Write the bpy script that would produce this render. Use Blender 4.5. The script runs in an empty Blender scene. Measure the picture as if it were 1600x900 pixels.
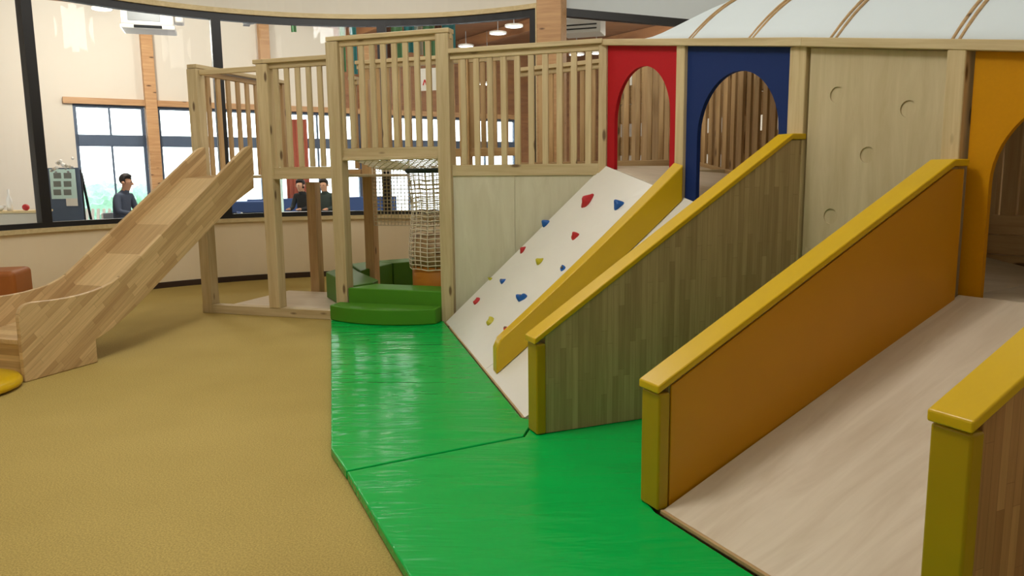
import bpy, bmesh, math, random
import numpy as np
from mathutils import Vector, Matrix, geometry

random.seed(7)
scene = bpy.context.scene
col = scene.collection
V = Vector

# ------------------------------------------------------------------ camera
F, EYE, VX, VY = 1200.0, 1.4, 890.0, 8600.0          # focal length (px of 1600), eye height, vanishing point of verticals
_d = np.array([(VX - 800) / F, (VY - 450) / F, 1.0]); _d /= np.linalg.norm(_d)
_f = np.array([0, 0, 1.0]); _f = _f - _d * (_f @ _d); _f /= np.linalg.norm(_f)
_r = np.cross(_d, _f)
if _r[0] < 0: _r = -_r
ROT = np.stack([_r, _f, -_d])
cam_data = bpy.data.cameras.new('camera'); cam = bpy.data.objects.new('camera', cam_data); col.objects.link(cam)
cam_data.sensor_width = 36.0; cam_data.lens = 36.0 * F / 1600.0; cam_data.clip_start = 0.05; cam_data.clip_end = 300
_cr, _cu, _cb = ROT @ np.array([1, 0, 0]), ROT @ np.array([0, -1, 0]), ROT @ np.array([0, 0, -1])
cam.matrix_world = Matrix(((_cr[0], _cu[0], _cb[0], 0), (_cr[1], _cu[1], _cb[1], 0), (_cr[2], _cu[2], _cb[2], EYE), (0, 0, 0, 1)))
scene.camera = cam

# ------------------------------------------------------------------ world, lights, exposure
world = bpy.data.worlds.new('daylight'); scene.world = world; world.use_nodes = True
world.node_tree.nodes['Background'].inputs[0].default_value = (0.93, 0.97, 1.0, 1)
world.node_tree.nodes['Background'].inputs[1].default_value = 7.0

def lamp(name, loc, radius, power, colr=(1, .985, .945)):   # bare point lights below the ceilings, without fixtures; some are added fill
    l = bpy.data.lights.new(name, 'POINT'); l.shadow_soft_size = radius; l.energy = power; l.color = colr
    o = bpy.data.objects.new(name, l); col.objects.link(o); o.location = loc
    return o
lamp('unseen_room_light', (-1.55, 3.35, 4.9), .5, 325)
lamp('unseen_room_light', (4.6, 3.4, 4.7), .5, 42)  # added fill to brighten the walkway behind the gold arch
lamp('unseen_room_light', (-1.6, 8.0, 4.7), .5, 105)  # added fill for the round wall and the floor before it
lamp('unseen_room_light', (4.2, 7.6, 4.7), .5, 130)  # added to brighten the cool white rear wall, no fixture there
lamp('unseen_room_light', (1.6, .8, 4.7), .6, 34)  # weak unseen fill added near the camera
lamp('hall_light', (-6.6, 13.0, 3.9), .4, 430, (1, .96, .88))
lamp('hall_light', (-5.2, 11.4, 4.2), .3, 110, (1, .96, .88))  # added so the menu easel is lit from the front
lamp('hall_light', (-2.4, 14.6, 3.8), .4, 340, (1, .95, .86))
lamp('hall_light', (2.4, 15.6, 3.8), .4, 340, (1, .95, .86))
vs = scene.view_settings
vs.view_transform = 'Standard'; vs.look = 'None'; vs.gamma = 1.0; vs.use_curve_mapping = False; vs.exposure = -0.44

# ------------------------------------------------------------------ pixel -> place
def ray(x, y):
    return ROT @ np.array([(x - 800) / F, (y - 450) / F, 1.0])
def atz(x, y, z=0.0):                                  # where the pixel's ray meets height z
    r = ray(x, y); t = (z - EYE) / r[2]
    return V((r[0] * t, r[1] * t, z))
def onv(x, y, P, D):                                   # where it meets the upright plane through P along D
    nx, ny = -D[1], D[0]; r = ray(x, y); t = (nx * P[0] + ny * P[1]) / (nx * r[0] + ny * r[1])
    return V((r[0] * t, r[1] * t, EYE + r[2] * t))
def aty(x, y, Y):
    r = ray(x, y); t = Y / r[1]
    return V((r[0] * t, Y, EYE + r[2] * t))
CC, CR = V((-1.75, 6.9)), 4.05                        # the round wall
def oncirc(x, y, R=CR):
    r = ray(x, y); d = V((r[0], r[1])); a = d.dot(d); b = -2 * d.dot(CC); c = CC.dot(CC) - R * R
    t = (-b + math.sqrt(b * b - 4 * a * c)) / (2 * a)
    return V((r[0] * t, r[1] * t, EYE + r[2] * t))

# ------------------------------------------------------------------ materials
def srgb(r, g, b):
    f = lambda c: c / 12.92 if c <= .04045 else ((c + .055) / 1.055) ** 2.4
    return (f(r / 255), f(g / 255), f(b / 255), 1)
class N:
    def __init__(s, name):
        s.m = bpy.data.materials.new(name); s.m.use_nodes = True; s.t = s.m.node_tree; s.b = s.t.nodes['Principled BSDF']
    def n(s, typ, **kw):
        o = s.t.nodes.new(typ)
        for k, v in kw.items():
            if k in o.inputs: o.inputs[k].default_value = v
            else: setattr(o, k, v)
        return o
    def l(s, a, b): s.t.links.new(a, b)
    def bump(s, h, st, dist=.01):
        bm = s.n('ShaderNodeBump', Strength=st, Distance=dist); s.l(h, bm.inputs['Height']); s.l(bm.outputs[0], s.b.inputs['Normal'])
    def mix(s, fac, a, b, typ='MIX'):
        x = s.n('ShaderNodeMix', data_type='RGBA', blend_type=typ)
        for src, i in ((fac, 0), (a, 6), (b, 7)):
            if hasattr(src, 'is_output'): s.l(src, x.inputs[i])
            else: x.inputs[i].default_value = src
        return x.outputs[2]
    def ramp(s, src, a, b):
        r = s.n('ShaderNodeMapRange'); s.l(src, r.inputs[0]); r.inputs[1].default_value = a; r.inputs[2].default_value = b
        return r.outputs[0]
def scaled(k, sc):
    tc = k.n('ShaderNodeTexCoord'); mp = k.n('ShaderNodeMapping'); mp.inputs['Scale'].default_value = sc
    info = k.n('ShaderNodeObjectInfo'); ad = k.n('ShaderNodeVectorMath', operation='MULTIPLY_ADD')
    k.l(info.outputs['Random'], ad.inputs[0]); ad.inputs[1].default_value = (37, 11, 23); k.l(mp.outputs[0], ad.inputs[2])
    k.l(tc.outputs['Object'], mp.inputs[0])
    return ad.outputs[0], tc, info
def wood(name, c1, c2, rough=.5, knots=True, vary=.22, gs=26):
    k = N(name); v, tc, info = scaled(k, (1.6, gs, gs))
    n1 = k.n('ShaderNodeTexNoise', Scale=1.0, Detail=4.0, Roughness=.6, Distortion=.6); k.l(v, n1.inputs['Vector'])
    c = k.mix(k.ramp(n1.outputs[0], .3, .7), c2, c1)
    mr = k.n('ShaderNodeMapRange'); k.l(info.outputs['Random'], mr.inputs[0]); mr.inputs[3].default_value = 1 - vary; mr.inputs[4].default_value = 1.04
    c = k.mix(1.0, c, mr.outputs[0], 'MULTIPLY')
    if knots:
        v2, _, _ = scaled(k, (2.2, 7, 7))
        vo = k.n('ShaderNodeTexVoronoi', Scale=1.0); k.l(v2, vo.inputs['Vector'])
        c = k.mix(k.ramp(vo.outputs['Distance'], .13, .07), c, (c2[0] * .3, c2[1] * .24, c2[2] * .2, 1))
    k.l(c, k.b.inputs['Base Color']); k.b.inputs['Roughness'].default_value = rough
    k.bump(n1.outputs[0], .12, .002)
    return k.m
def lam(name, c1, c2, w=.045, L=.42, rough=.42):       # finger-jointed laminated timber, staves along local X
    k = N(name); tc = k.n('ShaderNodeTexCoord'); sp = k.n('ShaderNodeSeparateXYZ'); cb = k.n('ShaderNodeCombineXYZ')
    k.l(tc.outputs['Object'], sp.inputs[0]); k.l(sp.outputs[0], cb.inputs[0]); k.l(sp.outputs[2], cb.inputs[1])
    br = k.n('ShaderNodeTexBrick', Scale=1.0, offset=.37, offset_frequency=2, squash=.7, squash_frequency=3)
    k.l(cb.outputs[0], br.inputs['Vector'])
    br.inputs['Color1'].default_value = c1; br.inputs['Color2'].default_value = c2; br.inputs['Mortar'].default_value = tuple(x * .8 for x in c2[:3]) + (1,)
    br.inputs['Mortar Size'].default_value = .0008; br.inputs['Brick Width'].default_value = L; br.inputs['Row Height'].default_value = w; br.inputs['Bias'].default_value = -.1
    v, _, _ = scaled(k, (3, 60, 60)); n1 = k.n('ShaderNodeTexNoise', Scale=1.0, Detail=4.0); k.l(v, n1.inputs['Vector'])
    mr = k.ramp(n1.outputs[0], .25, .75); g = k.mix(mr, (.8, .78, .74, 1), (1.08, 1.08, 1.08, 1))
    c = k.mix(1.0, br.outputs[0], g, 'MULTIPLY')
    k.l(c, k.b.inputs['Base Color']); k.b.inputs['Roughness'].default_value = rough
    return k.m
def vinyl(name, c, rough=.34, wr=.25, sc=(5, 5, 5), dist=.01, spec=.5):
    k = N(name); k.b.inputs['Specular IOR Level'].default_value = spec; v, _, _ = scaled(k, sc); n1 = k.n('ShaderNodeTexNoise', Scale=1.0, Detail=3.0, Roughness=.55, Distortion=.5); k.l(v, n1.inputs['Vector'])
    c2 = tuple(x * .88 for x in c[:3]) + (1,)
    k.l(k.mix(n1.outputs[0], c2, c), k.b.inputs['Base Color']); k.b.inputs['Roughness'].default_value = rough
    k.bump(n1.outputs[0], wr, dist)
    return k.m
def plain(name, c, rough=.6, metal=0.0, var=.06, sc=6):
    k = N(name); tc = k.n('ShaderNodeTexCoord'); n1 = k.n('ShaderNodeTexNoise', Scale=sc, Detail=3.0); k.l(tc.outputs['Object'], n1.inputs['Vector'])
    k.l(k.mix(n1.outputs[0], tuple(x * (1 - var) for x in c[:3]) + (1,), tuple(min(1, x * (1 + var)) for x in c[:3]) + (1,)), k.b.inputs['Base Color'])
    k.b.inputs['Roughness'].default_value = rough; k.b.inputs['Metallic'].default_value = metal
    return k.m
def emit(name, c, st):
    k = N(name); k.b.inputs['Base Color'].default_value = c; k.b.inputs['Emission Color'].default_value = c; k.b.inputs['Emission Strength'].default_value = st
    return k.m
def carpet(name, c):
    k = N(name); tc = k.n('ShaderNodeTexCoord')
    n1 = k.n('ShaderNodeTexNoise', Scale=140.0, Detail=2.0); n2 = k.n('ShaderNodeTexNoise', Scale=.9, Detail=3.0)
    for n in (n1, n2): k.l(tc.outputs['Object'], n.inputs['Vector'])
    a = k.mix(k.ramp(n1.outputs[0], .3, .7), tuple(x * .72 for x in c[:3]) + (1,), tuple(x * 1.2 for x in c[:3]) + (1,))
    b = k.mix(k.ramp(n2.outputs[0], .35, .65), (.93, .92, .88, 1), (1.04, 1.04, 1.04, 1))
    k.l(k.mix(1.0, a, b, 'MULTIPLY'), k.b.inputs['Base Color']); k.b.inputs['Roughness'].default_value = .95
    k.b.inputs['Specular IOR Level'].default_value = .15
    k.bump(n1.outputs[0], .5, .004)
    return k.m
def glass(name, refl=.09):
    k = N(name); t = k.t; t.nodes.remove(k.b); out = [n for n in t.nodes if n.type == 'OUTPUT_MATERIAL'][0]
    tr = k.n('ShaderNodeBsdfTransparent'); gl = k.n('ShaderNodeBsdfGlossy', Roughness=.02); fr = k.n('ShaderNodeFresnel', IOR=1.45); mx = k.n('ShaderNodeMixShader')
    tr.inputs[0].default_value = (.96, .98, .97, 1)
    mm = k.n('ShaderNodeMath', operation='MULTIPLY'); mm.inputs[1].default_value = .35; k.l(fr.outputs[0], mm.inputs[0]); k.l(mm.outputs[0], mx.inputs[0]); k.l(tr.outputs[0], mx.inputs[1]); k.l(gl.outputs[0], mx.inputs[2]); k.l(mx.outputs[0], out.inputs[0])
    return k.m
MT = dict(
    pine=wood('pine', srgb(214, 194, 152), srgb(190, 166, 122), vary=.14),
    pine_dark=wood('pine_warm', srgb(205, 172, 124), srgb(178, 142, 96), vary=.2),
    ply=wood('pale_plywood', srgb(206, 200, 176), srgb(192, 184, 158), knots=False, vary=.03, gs=9),
    ply_board=wood('board_plywood', srgb(203, 186, 150), srgb(184, 166, 128), knots=False, vary=.03, gs=14),
    ramp=wood('ramp_plywood', srgb(226, 212, 192), srgb(206, 189, 166), rough=.3, knots=False, vary=.02, gs=11),
    white_panel=plain('white_climbing_board', srgb(232, 228, 220), .3, var=.02),
    lam_slide=lam('laminated_rubberwood', srgb(216, 186, 138), srgb(182, 148, 102)),
    lam_wall=lam('laminated_grey_oak', srgb(190, 168, 128), srgb(164, 142, 104), .035, .5),
    lam_red=lam('laminated_red_oak', srgb(196, 150, 104), srgb(160, 112, 74), .035, .5),
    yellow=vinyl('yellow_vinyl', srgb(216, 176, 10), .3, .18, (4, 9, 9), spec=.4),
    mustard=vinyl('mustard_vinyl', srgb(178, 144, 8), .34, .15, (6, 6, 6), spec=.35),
    amber=vinyl('amber_vinyl', srgb(206, 144, 8), .32, .1, (3, 3, 3), spec=.35),
    red=vinyl('red_panel', srgb(184, 26, 36), .6, .04, (60, 60, 60), .002, .15),
    navy=vinyl('navy_panel', srgb(30, 50, 104), .6, .04, (60, 60, 60), .002, .12),
    gold=vinyl('gold_panel', srgb(206, 142, 0), .6, .04, (60, 60, 60), .002, .15),
    green_mat=vinyl('green_mat_vinyl', srgb(0, 178, 76), .17, .8, (1.6, 7, 4), .02, .16),
    green_block=vinyl('moss_green_vinyl', srgb(76, 138, 30), .55, .15, spec=.25),
    green_dark=vinyl('dark_green_vinyl', srgb(76, 122, 40), .55, .15, spec=.25),
    orange=vinyl('orange_vinyl', srgb(178, 112, 26), .55, .1, spec=.3),
    leather=vinyl('brown_leather', srgb(168, 96, 36), .45, .15),
    carpet=carpet('tan_carpet', srgb(180, 157, 92)),
    wall_w=plain('white_plaster', srgb(226, 220, 208), .8, var=.02),
    wall_c=plain('cool_white_plaster', srgb(218, 227, 232), .8, var=.02),
    wall_b=plain('beige_wall_board', srgb(240, 222, 190), .6, var=.04, sc=2),
    trim=wood('pale_trim', srgb(220, 200, 154), srgb(200, 178, 130), knots=False, vary=.02),
    black=plain('black_frame', srgb(24, 24, 27), .45),
    dark_base=plain('dark_brown_base', srgb(56, 38, 28), .5),
    steel_blue=plain('blue_grey_frame', srgb(78, 96, 122), .5),
    col_wood=wood('column_timber', srgb(206, 164, 116), srgb(176, 130, 86), vary=.05),
    pillar=wood('pillar_timber', srgb(206, 162, 112), srgb(180, 134, 88), vary=.02),
    ceil_wood=wood('ceiling_boards', srgb(166, 116, 74), srgb(132, 88, 56), knots=False, vary=.03, gs=8),
    ceil_w=plain('white_ceiling', srgb(236, 234, 228), .8, var=.02),
    grey_dark=plain('dark_grey_duct', srgb(92, 84, 80), .7),
    fabric=plain('white_canopy', srgb(216, 226, 232), .8, var=.01),
    rope=plain('cream_rope', srgb(224, 212, 188), .8),
    glass=glass('clear_glass'),
    white=plain('white_paint', srgb(238, 238, 236), .45, var=.02),
    grey=plain('grey_plastic', srgb(150, 156, 160), .4),
    lamp=emit('lamp_diffuser', (1, .95, .85, 1), 9),
    skin=plain('skin', srgb(196, 150, 122), .6), hair=plain('dark_hair', srgb(30, 26, 28), .6),
    knit=plain('grey_blue_knit', srgb(70, 80, 100), .9), dark=plain('black_cloth', srgb(30, 34, 38), .9), green_cloth=plain('dark_green_cloth', srgb(44, 58, 54), .9),
    blue_cloth=plain('blue_fabric', srgb(62, 88, 140), .9), hall_floor=plain('grey_hall_floor', srgb(104, 104, 116), .5),
    h_red=vinyl('hold_red', srgb(196, 40, 46), .5, .5, (30, 30, 30)), h_blue=vinyl('hold_blue', srgb(18, 92, 176), .45, .5, (30, 30, 30)), h_yel=vinyl('hold_yellow', srgb(200, 188, 40), .5, .5, (30, 30, 30)),
    teal=plain('teal_cloth', srgb(66, 156, 168), .8), leaf=plain('leaf_green_cloth', srgb(112, 172, 128), .8), brown=plain('brown_cloth', srgb(104, 66, 50), .8), pale=plain('pale_cloth', srgb(196, 192, 180), .8), mint=plain('mint_print', srgb(206, 238, 236), .6),
    ground=plain('pale_paving', srgb(236, 236, 232), .9), hedge=plain('hedge_leaves', srgb(150, 196, 166), .9, var=.3, sc=20), bolt=plain('steel_bolt', srgb(120, 116, 108), .35, .9),
    paper=plain('paper', srgb(238, 236, 230), .8), mark_red=plain('red_print', srgb(200, 40, 44), .7), clay=plain('photo_print', srgb(120, 128, 126), .8),
)

# ------------------------------------------------------------------ builders
def empty(name, label=None, cat=None, loc=(0, 0, 0), group=None, kind=None):
    o = bpy.data.objects.new(name, None); col.objects.link(o); o.location = loc; o.empty_display_size = .1
    return tag(o, label, cat, group, kind)
def tag(o, label=None, cat=None, group=None, kind=None):
    for k, v in (('label', label), ('category', cat), ('group', group), ('kind', kind)):
        if v: o[k] = v
    return o
def frame(o, x, z=None, y=None):                        # a local frame: X along x, Z or Y nearest to the given vector
    x = V(x).normalized()
    if y is not None:
        y = V(y); y = (y - x * y.dot(x)).normalized(); z = x.cross(y)
    else:
        z = V(z); z = (z - x * z.dot(x)).normalized(); y = z.cross(x)
    m = Matrix((x, y, z)).transposed().to_4x4(); m.translation = V(o)
    return m
def origin_of(p):
    v = V((0, 0, 0))
    while p is not None: v += p.location; p = p.parent
    return v
def link(name, me, mat, parent=None, M=None, smooth=False):
    for m_ in (mat if isinstance(mat, (list, tuple)) else [mat]): me.materials.append(m_)
    if smooth:
        for p in me.polygons: p.use_smooth = True
    o = bpy.data.objects.new(name, me); col.objects.link(o)
    if M is None: M = Matrix.Identity(4)
    if parent is not None:
        o.parent = parent
        pw = Matrix.Identity(4); q = parent; chain = []
        while q is not None: chain.append(q); q = q.parent
        for q in reversed(chain): pw = pw @ q.matrix_basis
        M = pw.inverted() @ M
    o.matrix_basis = M
    return o
def bm_mesh(name, bm, bevel=0, seg=1, angle=None):
    bmesh.ops.remove_doubles(bm, verts=bm.verts[:], dist=1e-5)
    bmesh.ops.recalc_face_normals(bm, faces=bm.faces[:])
    if bevel:
        es = [e for e in bm.edges if len(e.link_faces) == 2 and e.calc_face_angle(0) > (angle or .3)]
        bmesh.ops.bevel(bm, geom=es, offset=bevel, segments=seg, profile=.5, affect='EDGES', clamp_overlap=True)
    me = bpy.data.meshes.new(name); bm.to_mesh(me); bm.free()
    return me
def boxbm(bm, x0, x1, y0, y1, z0, z1):
    vs_ = [bm.verts.new(p) for p in ((x0, y0, z0), (x1, y0, z0), (x1, y1, z0), (x0, y1, z0), (x0, y0, z1), (x1, y0, z1), (x1, y1, z1), (x0, y1, z1))]
    for f in ((0, 3, 2, 1), (4, 5, 6, 7), (0, 1, 5, 4), (1, 2, 6, 5), (2, 3, 7, 6), (3, 0, 4, 7)): bm.faces.new([vs_[i] for i in f])
def beam(name, p0, p1, w, h, mat, parent=None, up=(0, 0, 1), bevel=.004, side=None, seg=1):
    """box from p0 to p1 (axis through the middle), w across, h along up"""
    p0, p1 = V(p0), V(p1); L = (p1 - p0).length
    if abs((p1 - p0).normalized().dot(V(up))) > .99: up = side or (0, 1, 0)
    bm = bmesh.new(); boxbm(bm, 0, L, -w / 2, w / 2, -h / 2, h / 2)
    return link(name, bm_mesh(name, bm, bevel, seg), mat, parent, frame(p0, p1 - p0, z=up))
def box(name, c, size, mat, parent=None, rz=0, bevel=.004, seg=1):
    """axis-aligned box turned about z; c is the middle of its base"""
    bm = bmesh.new(); boxbm(bm, -size[0] / 2, size[0] / 2, -size[1] / 2, size[1] / 2, 0, size[2])
    return link(name, bm_mesh(name, bm, bevel, seg), mat, parent, Matrix.Translation(V(c)) @ Matrix.Rotation(rz, 4, 'Z'))
def plate(name, loops, thick, M, mat, parent=None, bevel=0, seg=1):
    """outline (and holes) in local X,Z extruded along local +Y"""
    loops = [[V((p[0], 0, p[1])) for p in lp] for lp in loops]
    flat = [p for lp in loops for p in lp]
    tris = geometry.tessellate_polygon([[V((p.x, p.z, 0)) for p in lp] for lp in loops])
    bm = bmesh.new()
    a = [bm.verts.new(p) for p in flat]; b = [bm.verts.new(p + V((0, thick, 0))) for p in flat]
    for t in tris:
        try:
            bm.faces.new([a[i] for i in t]); bm.faces.new([b[i] for i in reversed(t)])
        except ValueError: pass
    k = 0
    for lp in loops:
        n = len(lp)
        for i in range(n):
            j = (i + 1) % n
            try: bm.faces.new((a[k + i], a[k + j], b[k + j], b[k + i]))
            except ValueError: pass
        k += n
    bmesh.ops.recalc_face_normals(bm, faces=bm.faces[:])
    if len(loops) == 1: bmesh.ops.dissolve_limit(bm, angle_limit=.01, verts=bm.verts[:], edges=bm.edges[:])
    return link(name, bm_mesh(name, bm, bevel, seg), mat, parent, M)
def slab(name, pts, thick, mat, parent=None, bevel=.006, seg=2, M=None):
    """polygon of 3-D points (roughly flat) extruded straight down by thick"""
    inv = M.inverted() if M else Matrix.Identity(4)
    bm = bmesh.new(); a = [bm.verts.new(inv @ V(p)) for p in pts]; b = [bm.verts.new(inv @ (V(p) - V((0, 0, thick)))) for p in pts]
    bm.faces.new(a); bm.faces.new(b[::-1]); n = len(pts)
    for i in range(n): bm.faces.new((a[i], b[i], b[(i + 1) % n], a[(i + 1) % n]))
    return link(name, bm_mesh(name, bm, bevel, seg), mat, parent, M)
class Tubes:
    def __init__(s): s.v, s.f = [], []
    def add(s, pts, r, n=5, closed=False):
        pts = [V(p) for p in pts]; base = len(s.v); m = len(pts)
        for i, p in enumerate(pts):
            t = (pts[(i + 1) % m] - pts[i - 1]) if closed else (pts[min(i + 1, m - 1)] - pts[max(i - 1, 0)])
            t.normalize(); u = V((0, 0, 1)) if abs(t.z) < .9 else V((1, 0, 0)); a = t.cross(u).normalized(); b = t.cross(a)
            for k in range(n):
                w = 2 * math.pi * k / n; s.v.append(p + (a * math.cos(w) + b * math.sin(w)) * r)
        for i in range(m if closed else m - 1):
            j = (i + 1) % m
            for k in range(n): s.f.append((base + i * n + k, base + i * n + (k + 1) % n, base + j * n + (k + 1) % n, base + j * n + k))
        if not closed: s.f.append(tuple(range(base, base + n))[::-1]); s.f.append(tuple(range(base + (m - 1) * n, base + m * n)))
    def build(s, name, mat, parent=None, smooth=True):
        me = bpy.data.meshes.new(name); me.from_pydata([tuple(p) for p in s.v], [], s.f); return link(name, me, mat, parent, None, smooth)
def arc(name, r0, r1, z0, z1, a0, a1, mat, parent=None, n=48, c=CC):
    """part of a ring wall between two radii, heights and angles (degrees)"""
    vs_, fs = [], []
    for i in range(n + 1):
        a = math.radians(a0 + (a1 - a0) * i / n); ca, sa = math.cos(a), math.sin(a)
        for r, z in ((r0, z0), (r1, z0), (r1, z1), (r0, z1)): vs_.append((c[0] + r * ca, c[1] + r * sa, z))
    for i in range(n):
        for k in range(4): fs.append((i * 4 + k, i * 4 + (k + 1) % 4, i * 4 + 4 + (k + 1) % 4, i * 4 + 4 + k))
    fs += [(0, 1, 2, 3), tuple(n * 4 + k for k in (3, 2, 1, 0))]
    me = bpy.data.meshes.new(name); me.from_pydata(vs_, [], fs)
    bm = bmesh.new(); bm.from_mesh(me); bmesh.ops.recalc_face_normals(bm, faces=bm.faces[:]); bm.to_mesh(me); bm.free()
    return link(name, me, mat, parent)
def lathe(name, prof, mat, parent=None, loc=(0, 0, 0), n=32, smooth=True):
    vs_, fs = [], []; m = len(prof)
    for k in range(n):
        a = 2 * math.pi * k / n
        for r, z in prof: vs_.append((r * math.cos(a), r * math.sin(a), z))
    for k in range(n):
        for i in range(m - 1): fs.append((k * m + i, ((k + 1) % n) * m + i, ((k + 1) % n) * m + i + 1, k * m + i + 1))
    bm = bmesh.new(); me = bpy.data.meshes.new(name); me.from_pydata(vs_, [], fs); bm.from_mesh(me); bpy.data.meshes.remove(me)
    return link(name, bm_mesh(name, bm), mat, parent, Matrix.Translation(V(loc)), smooth)

# ------------------------------------------------------------------ the setting
A0, A1 = 58.0, 205.0                                    # the round wall's angles
ZS, ZT, ZC = .86, 3.53, 5.4
def cpt(a, r=CR): return V((CC.x + r * math.cos(math.radians(a)), CC.y + r * math.sin(math.radians(a)), 0))
arcpts = [cpt(A0 + (A1 - A0) * i / 40, CR + .05) for i in range(41)]
LX = arcpts[-1].x
bm = bmesh.new()
bm.faces.new([bm.verts.new(p) for p in [V((LX, -3, 0)), V((7, -3, 0)), V((7, 14, 0)), V((arcpts[0].x, 14, 0))] + arcpts])
tag(link('floor', bm_mesh('floor', bm), MT['carpet']), 'tan speckled carpet of the playroom', kind='structure')
box('ceiling', (.5, 5, ZC), (15, 17, .1), MT['ceil_w'])['kind'] = 'structure'
box('wall_left', (LX - .05, 1, 0), (.1, 8.6, ZC), MT['wall_w'])['kind'] = 'structure'
box('wall_right', (7.05, 5.5, 0), (.1, 17, ZC), MT['wall_w'])['kind'] = 'structure'
box('wall_front', (.5, -3.05, 0), (14, .1, ZC), MT['wall_w'])['kind'] = 'structure'
wb = empty('wall_back', 'round wall with beige dado below the long interior window', kind='structure', loc=(CC.x, CC.y + CR, 0))
arc('dado_panel', CR, CR + .1, 0, ZS - .05, A0, A1, MT['wall_b'], wb)
arc('window_sill', CR - .05, CR + .12, ZS - .05, ZS, A0, A1, MT['trim'], wb)
arc('upper_wall', CR, CR + .1, ZT + .05, ZC, A0 - 3, A1, MT['wall_w'], wb)
arc('head_trim', CR - .03, CR + .1, ZT, ZT + .06, A0, A1, MT['trim'], wb)
arc('end_wall', CR, CR + .1, 0, ZT + .05, A0 - 3, A0, MT['wall_w'], wb, n=4)
arc('jamb_trim', CR - .03, CR + .1, ZS, ZT + .06, A0 - .1, A0 + .7, MT['trim'], wb, n=2)
arc('baseboard_back', CR - .015, CR, 0, .075, A0, A1, MT['dark_base'])['kind'] = 'structure'
w1 = empty('window_1', 'long curved interior window with black frame looking into the hall', kind='structure', loc=(CC.x, CC.y + CR, ZS))
arc('frame_head', CR, CR + .08, ZT - .09, ZT, A0 + .7, A1, MT['black'], w1)
arc('frame_foot', CR, CR + .08, ZS, ZS + .06, A0 + .7, A1, MT['black'], w1)
def cang(px, py): p = oncirc(px, py); return math.degrees(math.atan2(p.y - CC.y, p.x - CC.x))
mull = [A0 + 1.2, cang(598, 120), cang(342, 120), cang(56, 170), 178, A1 - 1]
for a in mull: arc('mullion', CR - .01, CR + .09, ZS + .05, ZT - .08, a - .85, a + .85, MT['black'], w1, n=2)
for a, b in zip(mull, mull[1:]): arc('glass_pane', CR + .035, CR + .043, ZS + .05, ZT - .08, a + .8, b - .8, MT['glass'], w1, n=24)

# pillar and the wall that runs back to the right of it
pl = aty(862, 40, 10.2)
pil = empty('timber_pillar', 'square timber pillar at the end of the round wall', 'pillar', (pl.x, pl.y, 0))
box('post', (pl.x, pl.y, 0), (.32, .32, ZC), MT['pillar'], pil, rz=math.radians(-17), bevel=.01)
wr0, wr1 = V((pl.x + .1, pl.y + .12)), V((6.9, 13.2)); wd = (wr1 - wr0).normalized(); wl = (wr1 - wr0).length
wr = empty('wall_rear', 'cool white wall with a window to the right of the pillar', kind='structure', loc=(wr0.x, wr0.y, 0))
MW = frame((wr0.x, wr0.y, 0), (wd.x, wd.y, 0), z=(0, 0, 1))
def wbox(name, x0, x1, z0, z1, mat, par, y0=0, y1=.1):
    bm = bmesh.new(); boxbm(bm, x0, x1, y0, y1, z0, z1); return link(name, bm_mesh(name, bm), mat, par, MW)
wbox('upper_panel', 0, wl, 3.53, ZC, MT['wall_c'], wr); wbox('lower_panel', 0, wl, 0, .9, MT['wall_b'], wr); wbox('end_panel', 4.2, wl, .9, 3.53, MT['wall_c'], wr)
w2 = empty('window_2', 'black framed interior window right of the pillar', kind='structure', loc=(wr0.x, wr0.y, .9))
wbox('frame_head', 0, 4.2, 3.43, 3.53, MT['black'], w2); wbox('frame_foot', 0, 4.2, .9, .96, MT['black'], w2)
for x in (.02, 2.05, 4.13): wbox('mullion', x, x + .07, .96, 3.43, MT['black'], w2)
for x in (.09, 2.12): wbox('glass_pane', x, x + (1.96 if x < 1 else 2.01), .96, 3.43, MT['glass'], w2, .045, .053)

# ------------------------------------------------------------------ play structure: front line
P0 = atz(322, 487); P0.z = 0
QL = atz(697, 500, .05); D1 = (QL - P0).to_2d().normalized(); N1 = V((-D1.y, D1.x))     # N1 points to the back
D13, N13 = V((D1.x, D1.y, 0)), V((N1.x, N1.y, 0))
def s_of(px, py): q = onv(px, py, P0, D1); return (q - P0).to_2d().dot(D1)
def s_at(px, dep): q = onv(px, 300, P0 + V((N1.x, N1.y, 0)) * dep, D1); return (q - P0).to_2d().dot(D1)
def L1(s, z=0, dep=0): return P0 + D13 * s + N13 * dep + V((0, 0, z))
s1, s2, s3, s4, s5 = s_of(301, 110) + .03, s_of(414, 110), s_of(524, 110), s_of(695, 110), s_of(943, 110)
PW = .125
tw = empty('play_tower', 'pale pine play frame with stepped railings carrying the wooden slide', 'play frame', tuple(L1(s2)))
def post(s, z0, z1, par, dep=0, w=PW, mat='pine'):
    return beam('post', L1(s, z0, dep), L1(s, z1, dep), w, w, MT[mat], par, side=tuple(N13))
def rail(p0, p1, w, h, par, name='rail', mat='pine'): return beam(name, p0, p1, w, h, MT[mat], par)
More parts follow.
